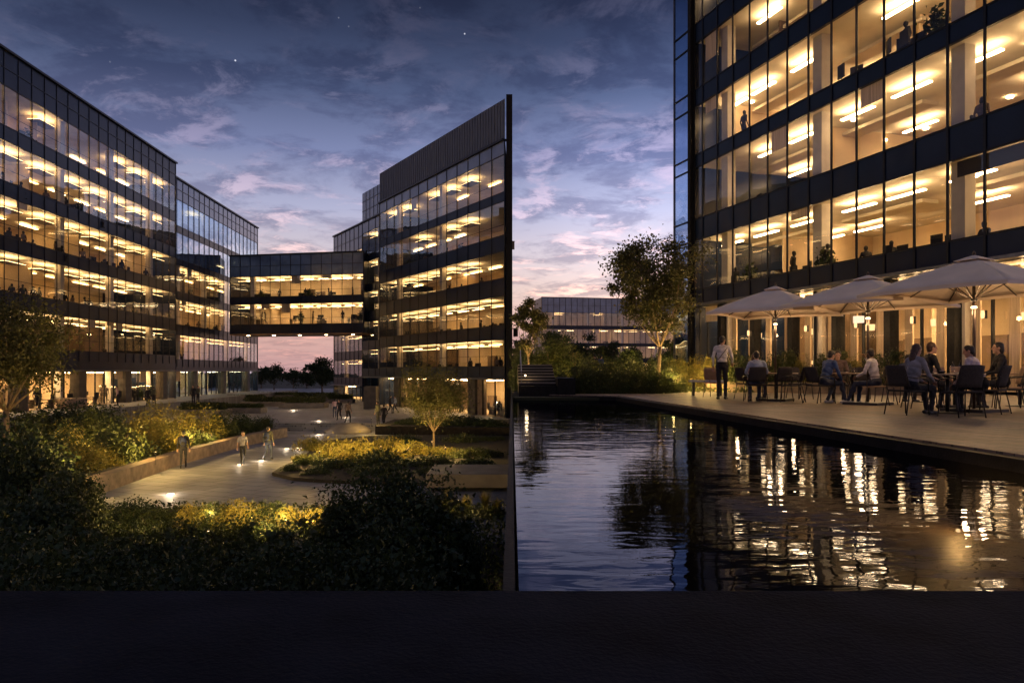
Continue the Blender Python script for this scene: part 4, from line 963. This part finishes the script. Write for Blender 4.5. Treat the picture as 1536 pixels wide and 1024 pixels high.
# ------------------------------------------------------------------ terrace furniture
def make_chair(kind):
    e = empty('terrace_chair', (0, 0, 0)); mt = M['weave'] if kind == 'dark' else M['tan']; fr = M['metal_dk'] if kind == 'dark' else M['wood']
    bm = MB(); nx = 6
    for j in range(6):       # seat curves down at the front
        y = -.22 + j * .09; z = .45 + (.012 if j in (0,) else 0) - (.02 if j == 5 else 0)
        for s in (-1, 1): bm.v.append((s * (.235 - .004 * j), y, z))
    bm.f = [(2 * j, 2 * j + 1, 2 * j + 3, 2 * j + 2) for j in range(5)]
    o = bm.build('seat', mt, e, True); sd = o.modifiers.new('t', 'SOLIDIFY'); sd.thickness = .028
    bb = MB(); n = 9
    for j in range(6):
        z = .52 + j * .075; yb = -.25 - j * .022
        for i in range(n):
            x = -.235 + .47 * i / (n - 1); bb.v.append((x * (1 - .02 * j), yb + .9 * x * x, z + (-.012 if j == 5 and i in (0, n - 1) else 0)))
    bb.f = [(j * n + i, j * n + i + 1, (j + 1) * n + i + 1, (j + 1) * n + i) for j in range(5) for i in range(n - 1)]
    o = bb.build('backrest', mt, e, True); sd = o.modifiers.new('t', 'SOLIDIFY'); sd.thickness = .02
    for sx in (-1, 1):
        MB().tube([(sx * .225, .20, .44), (sx * .25, .24, .01)], [.013, .011], 7).build('leg', fr, e, True)
        MB().tube([(sx * .225, -.20, .44), (sx * .24, -.29, .01)], [.013, .011], 7).build('leg', fr, e, True)
        MB().tube([(sx * .25, .215, .44), (sx * .27, .20, .62), (sx * .275, .12, .665), (sx * .27, -.12, .67), (sx * .235, -.27, .70), (sx * .228, -.23, .46)], .012, 7).build('armrest', fr, e, True)
    MB().tube([(-.23, .20, .435), (.23, .20, .435)], .010, 6).build('stretcher', fr, e); MB().tube([(-.23, -.21, .435), (.23, -.21, .435)], .010, 6).build('stretcher', fr, e)
    return e
protoC = {'dark': None, 'tan': None}
def chair(kind, px, d, yaw, label, group=None):
    p = protoC[kind]
    if p is None: c = protoC[kind] = make_chair(kind)
    else: c = copy_tree(p)
    c.location = at(px, d, GT); c.rotation_euler = (0, 0, yaw); tag(c, label, 'chair')
    if group: c['group'] = group
    elif 'group' in c: del c['group']
for kind, px, d, yw, lb in [
    ('dark', 1133, 19.0, R(-6), 'dark woven armchair under the man in the pale blue shirt'),
    ('dark', 1168, 19.1, R(14), 'empty dark woven armchair right of the pale blue shirted man'),
    ('dark', 1122, 20.5, R(-70), 'dark armchair under the guest in the pink blouse'),
    ('tan', 1072, 22.2, R(-40), 'light armchair behind the standing waiter'),
    ('dark', 1200, 20.6, R(200), 'empty dark armchair between the left and middle tables'),
    ('dark', 1230, 18.0, R(-72), 'dark armchair under the man in the blue shirt'),
    ('dark', 1258, 19.4, R(160), 'dark armchair under the man in the brown shirt'),
    ('tan', 1321, 17.1, R(42), 'tan shell chair under the man with the raised hand'),
    ('dark', 1380, 15.6, R(-95), 'dark chair under the man in the black suit jacket'),
    ('dark', 1361, 13.3, R(-70), 'dark armchair under the woman in the grey sweater'),
    ('dark', 1441, 12.6, R(4), 'large empty dark woven chair nearest the camera at the front table'),
    ('dark', 1483, 13.6, R(38), 'dark armchair under the guest in the lavender shirt'),
    ('dark', 1514, 14.4, R(60), 'empty dark armchair at the right edge behind the lavender shirt'),
    ('tan', 1513, 15.5, R(72), 'tan chair under the guest in the black coat'),
    ('tan', 1448, 16.6, R(170), 'empty tan chair with pale back behind the front table'),
    ('dark', 1346, 18.6, R(-60), 'dark chair under the guest bent over behind the tan chair'),
    ('dark', 1188, 18.4, R(60), 'empty dark armchair in front of the middle table'),
    ('tan', 1418, 17.8, R(190), 'empty tan chair deep under the middle umbrella'),
    ('dark', 1290, 20.4, R(150), 'empty dark chair behind the middle table by the planter')]:
    chair(kind, px, d, yw, lb)
def table(px, d, r, label):
    x, y, _ = at(px, d, GT); e = empty('cafe_table', (x, y, GT)); tag(e, label, 'table')
    bevel(MB().lathe([(r - .01, .715), (r, .722), (r, .742), (r - .01, .748)], 40).build('tabletop', M['table'], e), .004)
    MB().tube([(0, 0, .03), (0, 0, .715)], .035, 12).build('pedestal', M['metal_dk'], e, True)
    MB().lathe([(.28, 0), (.28, .015), (.06, .035)], 28).build('base', M['metal_dk'], e)
    return x, y
def on_table(x, y, items):
    z = GT + .7485
    for k, dx, dy, lb in items:
        if k == 'plate': o = MB().lathe([(.055, 0), (.075, .004), (.125, .018), (.118, .02), (.07, .009)], 24).build('plate', M['china'], None, True); c = 'plate'
        elif k == 'glass': o = MB().lathe([(.026, 0), (.036, .13), (.033, .13), (.023, .01)], 14).build('drinking_glass', M['glassware'], None, True); c = 'glass'
        elif k == 'bottle': o = MB().lathe([(.035, 0), (.036, .15), (.014, .2), (.013, .26)], 14).build('water_bottle', M['glassware'], None, True); c = 'bottle'
        elif k == 'cup': o = MB().lathe([(.02, 0), (.038, .055), (.035, .055), (.018, .008)], 16).build('coffee_cup', M['china'], None, True); c = 'cup'
        elif k == 'bowl': o = MB().lathe([(.04, 0), (.09, .05), (.085, .05), (.03, .01)], 20).build('bowl', M['black'], None, True); c = 'bowl'
        o.location = (x + dx, y + dy, z); tag(o, lb, c)
x, y = table(1165, 19.9, .55, 'round table under the left umbrella'); on_table(x, y, [('glass', .1, -.1, 'glass on the left round table'), ('plate', -.3, -.05, 'white plate before the guest in pink'), ('cup', .25, .1, 'white cup on the right of the left table')])
x, y = table(1279, 18.4, .60, 'round pale table under the middle umbrella where two men sit'); on_table(x, y, [('glass', -.05, -.1, 'tall glass at the middle of the middle table'), ('glass', .08, .0, 'glass next to the bottle on the middle table'), ('plate', .28, -.15, 'white plate before the man with the raised hand'), ('plate', -.3, -.12, 'white plate before the man in blue'), ('bottle', .02, .18, 'water bottle on the middle table')])
x, y = table(1421, 13.9, .62, 'round pale table nearest the camera under the right umbrella'); on_table(x, y, [('bowl', -.2, -.15, 'dark bowl on the front table before the woman in grey'), ('plate', .1, -.22, 'white plate at the front of the nearest table'), ('glass', .25, -.05, 'glass on the right of the nearest table'), ('bottle', .3, .08, 'clear bottle on the nearest table'), ('cup', -.05, .1, 'white cup at the centre of the nearest table'), ('glass', -.35, .1, 'glass on the left of the nearest table')])
x, y = table(1432, 16.2, .5, 'round table behind the front one beside the man in the suit'); on_table(x, y, [('bottle', -.1, -.1, 'bottle on the table beside the suited man'), ('plate', .15, -.1, 'plate on the table beside the suited man')])
x, y = table(1385, 18.9, .5, 'round table deep under the middle umbrella'); on_table(x, y, [('cup', -.1, -.1, 'white cup on the deep table under the middle umbrella'), ('plate', .15, -.1, 'plate on the deep table under the middle umbrella')]); x, y = table(1530, 16.6, .5, 'round table cut by the right edge')
e = empty('garden_bench', at(1060, 23.6, GT)); tag(e, 'pale slab bench left of the standing waiter', 'bench'); e.rotation_euler = (0, 0, R(-8))
bevel(MB().box(-.55, .55, -.22, .22, .44, .50).build('seat', M['pale'], e), .01)
for s in (-.42, .42): MB().box(s - .03, s + .03, -.18, .18, 0, .44).build('leg', M['metal_dk'], e)

def make_umbrella():
    e = empty('terrace_umbrella', (0, 0, 0)); hw = 1.48; ze, zp = 2.34, 3.02; sub = 8
    tag(e, 'x', 'umbrella')
    bm = MB()       # four sagging fabric panels, each a small grid
    cor = [Vector((hw, hw, ze)), Vector((-hw, hw, ze)), Vector((-hw, -hw, ze)), Vector((hw, -hw, ze))]; pk = Vector((0, 0, zp))
    for q in range(4):
        a, b = cor[q], cor[(q + 1) % 4]; base = len(bm.v)
        for i in range(sub + 1):
            t = i / sub
            for j in range(sub + 1):
                s = j / sub; p = pk.lerp(a.lerp(b, s), .06 + .94 * t)
                bow = 4 * s * (1 - s); p.z += -.05 * bow * t * (1 - t) * 2 + .02 * math.sin(math.pi * t) + .03 * bow * t * t
                c = (a + b) / 2; p.x *= 1 - .035 * bow * t * t; p.y *= 1 - .035 * bow * t * t
                bm.v.append(tuple(p))
        for i in range(sub):
            for j in range(sub):
                k = base + i * (sub + 1) + j; bm.f.append((k, k + 1, k + sub + 2, k + sub + 1))
    cv = bm.build('canopy', M['canvas'], e, False); sd = cv.modifiers.new('t', 'SOLIDIFY'); sd.thickness = .008
    for pl in cv.data.polygons: pl.use_smooth = True
    # hem
    hb = MB()
    for q in range(4):
        a, b = cor[q], cor[(q + 1) % 4]; pts = []
        for j in range(sub + 1):
            s = j / sub; p = a.lerp(b, s); bow = 4 * s * (1 - s); p.x *= 1 - .035 * bow; p.y *= 1 - .035 * bow; p.z += .03 * bow; pts.append(p)
        for j in range(sub):
            p, r_ = pts[j], pts[j + 1]; k = len(hb.v); hb.v += [tuple(p), tuple(r_), tuple(r_ - Vector((0, 0, .06))), tuple(p - Vector((0, 0, .06)))]; hb.f.append((k, k + 1, k + 2, k + 3))
    h = hb.build('hem', M['canvas'], cv); h.modifiers.new('t', 'SOLIDIFY').thickness = .01
    vb = MB()
    for q in range(4):
        a, b = cor[q] * .17, cor[(q + 1) % 4] * .17; a.z = b.z = zp - .055; k = len(vb.v); vb.v += [(0, 0, zp + .055), tuple(a), tuple(b)]; vb.f.append((k, k + 1, k + 2))
    vt = vb.build('vent', M['canvas'], cv); vt.modifiers.new('t', 'SOLIDIFY').thickness = .01
    MB().tube([(0, 0, .05), (0, 0, zp + .05)], .030, 14).build('pole', M['wood'], e, True)
    MB().lathe([(.03, zp + .05), (.035, zp + .08), (.02, zp + .12), (.004, zp + .13)], 12).build('finial', M['wood'], e, True)
    MB().lathe([(.05, 2.16), (.06, 2.18), (.06, 2.26), (.05, 2.28)], 14).build('runner', M['metal_dk'], e, True)
    MB().lathe([(.05, zp - .12), (.06, zp - .10), (.06, zp - .04)], 14).build('hub', M['metal_dk'], e, True)
    for k in range(8):
        a = R(45 * k + 45); ln = hw * 1.414 if k % 2 == 0 else hw * .955
        c, s = math.cos(a), math.sin(a); end = Vector((c * ln * .99, s * ln * .99, ze + .0)); st = Vector((c * .05, s * .05, zp - .08))
        md_ = st.lerp(end, .5) + Vector((0, 0, .02))
        MB().tube([tuple(st), tuple(md_), tuple(end)], .011, 6).build('rib', M['wood'], e, True)
        q = st.lerp(end, .42) + Vector((0, 0, .015)); MB().tube([(c * .05, s * .05, 2.22), tuple(q)], .011, 6).build('strut', M['wood'], e, True)
    MB().box(-.42, .42, -.42, .42, 0, .06).build('base', M['metal_dk'], e)
    MB().lathe([(.032, 2.02), (.055, 2.03), (.055, 2.06), (.032, 2.07)], 14).build('added_pole_light', lampshade_, e)  # added fixture with fill lamps, warms the canopy undersides
    lamp('canopy_fill', 'POINT', (.0, .16, 1.98), 17, (1, .60, .28), .05, parent=e); lamp('canopy_fill', 'POINT', (.0, -.16, 1.98), 17, (1, .60, .28), .05, parent=e)
    return e
um = None
for px, d, rz, sc, lb in ((1163, 19.6, R(52), .92, 'beige parasol smallest and farthest left, over the waiter'), (1302, 17.4, R(38), .98, 'middle beige parasol over the middle table'), (1461, 14.4, R(26), 1.0, 'largest beige parasol nearest the camera on the right')):
    if um is None: o = um = make_umbrella()
    else: o = copy_tree(um)
    o.location = at(px, d, GT); o.rotation_euler = (0, 0, rz); o.scale = (sc, sc, 1.0); tag(o, lb, 'umbrella')
# cafe pendant seen through the glass between the first two parasols
e = empty('pendant_lamp', at(1288, 24.6, PZ(484, 24.6))); tag(e, 'pale fringed pendant lamp hanging between the left and middle parasols', 'pendant lamp')
MB().lathe([(.17, 0), (.17, .22), (.16, .22), (.16, .01)], 24).build('shade', emit('pendant_shade', (1, .74, .5), 1.3), e)
MB().tube([(0, 0, .2), (0, 0, 1.6)], .006, 5).build('cord', M['black'], e)
lamp('terrace_lamp_glow', 'POINT', at(1288, 24.6, PZ(500, 24.6)), 30, (1, .62, .3), .12)

# cafe interior furniture and people behind the glass of the right block
def inC(s, y, z=.12): x_, y_ = to_world(bldC, s, y); return (x_, y_, 3.76 + z)
angC = rC.rotation_euler.z
lampshade = emit('table_lamp_shade', (1, .60, .26), 1.9)
def table_lamp(loc, label, grp):
    e = empty('table_lamp', loc); tag(e, label, 'lamp', grp)
    MB().lathe([(.07, 0), (.07, .02), (.015, .04), (.012, .3)], 12).build('stem', M['metal_dk'], e); MB().lathe([(.13, .28), (.09, .46)], 16).build('shade', lampshade, e)
for k in range(7):
    s = 2.6 + k * 3.0; loc = inC(s, 2.4 + (k % 2)); e = empty('cafe_table', loc); tag(e, 'cafe table with a lit lamp inside the ground floor glass', 'table', 'tables inside the cafe')
    MB().lathe([(.45, .70), (.45, .74)], 24).build('tabletop', M['table'], e); MB().tube([(0, 0, 0), (0, 0, .7)], .035, 8).build('pedestal', M['metal_dk'], e)
    table_lamp((loc[0], loc[1], loc[2] + .74), 'lit table lamp inside the ground floor cafe', 'lamps inside the cafe')
for k, s in enumerate((3.4, 7.6, 11.2, 14.6, 18.2, 21.6)):  # added pendants, hung here to send warm light out to the terrace
    e = empty('pendant_lamp', inC(s, 1.7, 2.55)); tag(e, 'added drum pendant brightening the ground floor cafe', 'pendant lamp', 'added pendants inside the cafe')
    MB().lathe([(.20, 0), (.22, .26), (.20, .26), (.18, .01)], 20).build('shade', lampshade, e); MB().tube([(0, 0, .2), (0, 0, 1.6)], .008, 5).build('cord', M['black'], e)
    lamp('pendant_fill', 'POINT', inC(s, 1.7, 2.35), 120, (1, .60, .26), .2)
for k, s in enumerate((5.2, 9.4, 12.4, 15.2, 18.1)):  # added sconces, extra warm light towards the parasol canopies
    e = empty('added_sconce', inC(s, -.12, 2.7)); e.rotation_euler = (0, 0, angC); tag(e, 'small added sconce lighting the terrace from a dark cafe pier', 'wall lamp', 'added sconces on the cafe front')
    MB().box(-.05, .05, .02, .10, -.14, .14).build('backplate', M['metal_dk'], e); MB().lathe([(.05, -.13), (.06, 0), (.05, .13)], 12, 0, -.05).build('diffuser', lampshade, e)
    lamp('sconce_fill', 'POINT', inC(s, -.8, 2.6), 75, (1, .60, .27), .08)
# reusable office silhouettes, backlit darkness put into skin and hair colour
def lowpoly(kind, i):
    if kind == 'stand': o = person('standing office worker seen dark against the lit room', (0, -50, -20), 0, 'stand', .05, voxel=.028, hands=False, skin='black', hair='black', shirt=('suit', 'brownsh')[i % 2], hairlen=i % 2, group='x')
    elif kind == 'walk': o = person('walking office worker seen dark against the lit room', (0, -50, -20), 0, 'walk', .05, voxel=.028, hands=False, skin='black', hair='black', shirt='suit', hairlen=i % 2, group='x')
    else: o = person('seated office worker seen dark against the lit room', (0, -50, -20), 0, 'sit', .2, voxel=.028, hands=False, skin='black', hair='black', shirt='suit', hairlen=i % 2, group='x',
                     arms=[((.24, .14, .24), (.1, .36, .2)), ((-.24, .14, .24), (-.1, .36, .2))])
    return o
PR = {'stand': [lowpoly('stand', i) for i in range(2)], 'walk': [lowpoly('walk', 0)], 'sit': [lowpoly('sit', i) for i in range(2)]}
cb_ = MB().box(-.24, .24, -.22, .24, .44, .50); cb_.box(-.23, .23, -.28, -.22, .55, 1.12); cb_.tube([(0, 0, .08), (0, 0, .44)], .03, 6); cb_.tube([(0, -.2, .46), (0, -.27, .6)], .02, 5)
for k in range(5): a = 1.256 * k; cb_.tube([(0, 0, .1), (.3 * math.cos(a), .3 * math.sin(a), .04)], .02, 5)
protoOC = cb_.build('office_chair', M['black']); protoOC.location = (0, -50, -20)
db_ = MB().box(-.8, .8, -.38, .38, .70, .74)
for sx in (-.74, .74): db_.box(sx - .03, sx + .03, -.34, .34, 0, .70)
protoDK = db_.build('desk', M['desk']); protoDK.location = (0, -50, -20)
mb_ = MB().box(-.28, .28, -.02, .02, .10, .46); mb_.box(-.03, .03, .0, .03, 0, .15); mb_.box(-.12, .12, -.08, .08, 0, .012)
protoMO = mb_.build('computer_monitor', M['black']); protoMO.location = (0, -50, -20)
pl_ = MB().lathe([(.14, 0), (.18, .35), (.15, .35)], 12); rng = np.random.default_rng(8); protoPL = pl_.build('potted_plant', M['black']); protoPL.location = (0, -50, -20)
p = rng.normal(size=(300, 3)) * np.array([.2, .2, .28]) + np.array([0, 0, .85]); v, f = leaves(p, .14, rng); lf = bpy.data.objects.new('leaves', fast_mesh('leaves', v, f, M['leaf_dark'])); COL.objects.link(lf); lf.parent = protoPL
used = set()
def put(proto, b, s, y, zf, yaw, label, cat, grp):
    x_, y_ = to_world(b, s, y); 
    o = proto.copy(); COL.objects.link(o)
    for ch in proto.children:
        c = ch.copy(); COL.objects.link(c); c.parent = o
    o.location = (x_, y_, zf); o.rotation_euler = (0, 0, b[0].rotation_euler.z + yaw); tag(o, label, cat, grp)
def populate(b, floors, npeo, nch, where, seed, ymax=1.3, xs=None):
    rnd = random.Random(seed); root, L, rs, bs = b; zb = root.location.z
    for i in floors:
        p, q = rs[i]; n1_, n2_ = npeo, nch
        for k in range(n1_):
            s = rnd.uniform(.5, L - .8) if not xs else rnd.uniform(*xs); y = rnd.uniform(.3, ymax * .8); kind = rnd.choice(('stand', 'walk', 'sit', 'stand')); pr = rnd.choice(PR[kind])
            zf = zb + (rs[i - 1][1] + .335 if i else p + .02)
            put(pr, b, s, y, zf, rnd.uniform(0, 6.28), pr['label'].replace('the lit room', 'the lit rooms of ' + where), 'person', pr['label'].split(' seen')[0] + 's in ' + where)
            if kind == 'sit': put(protoOC, b, s, y, zf, rnd.uniform(0, 6.28), 'dark office chair close behind the glass of ' + where, 'office chair', 'office chairs in ' + where)
        for k in range(n2_):
            s = rnd.uniform(.5, L - 1.2) if not xs else rnd.uniform(*xs); y = rnd.uniform(.9, ymax + .4); zf = zb + (rs[i - 1][1] + .335 if i else p + .02)
            put(protoDK, b, s, y, zf, rnd.choice((0, R(90))), 'plain desk by the glass of ' + where, 'desk', 'desks in ' + where)
            put(protoMO, b, s, y, zf + .742, rnd.choice((0, R(180), R(20))), 'dark monitor on a desk by the glass of ' + where, 'monitor', 'monitors in ' + where)
            put(protoOC, b, s + .1, y - .62, zf, rnd.uniform(-.6, .6), 'dark office chair close behind the glass of ' + where, 'office chair', 'office chairs in ' + where)
            if rnd.random() < .22: put(protoPL, b, s + 1.2, .5, zf, 0, 'potted plant by the glass of ' + where, 'potted plant', 'potted plants in ' + where)
populate(bldA, (0, 1, 2, 3, 4), 20, 9, 'the nearest left block', 1); populate(bldA, (5,), 2, 6, 'the nearest left block', 2)
populate(bldA2, (1, 2, 3), 11, 4, 'the blue glass block', 3)
populate(bldB, (0, 1, 2, 3, 4), 7, 7, 'the ribbed roof block', 4, xs=(4, 27))
populate(bldBr, (0, 1), 5, 6, 'the footbridge', 5); populate(bldB2, (1, 2, 3), 1, 1, 'the stair block', 6)
populate(bldC, (1, 2, 3), 3, 6, 'the terrace side block', 7, 1.6)
for s, y, fl, kd, yw in ((19.3, .9, 1, 'stand', .4), (20.9, 1.1, 1, 'sit', 2.6), (12.0, .8, 1, 'sit', 1.2), (13.1, .9, 1, 'sit', 4.4), (17.3, 1.0, 1, 'sit', 3.1), (17.0, .8, 2, 'sit', 2.0)):
    put(PR[kd][0], bldC, s, y, rowsC[fl - 1][1] + .335, yw, kd.replace('sit', 'seated').replace('stand', 'standing') + ' office worker silhouetted in the terrace side block', 'person', 'office workers in the terrace side block')
for pr in [x for v_ in PR.values() for x in v_] + [protoOC, protoDK, protoMO, protoPL]:
    for ch in list(pr.children): bpy.data.objects.remove(ch)
    bpy.data.objects.remove(pr)
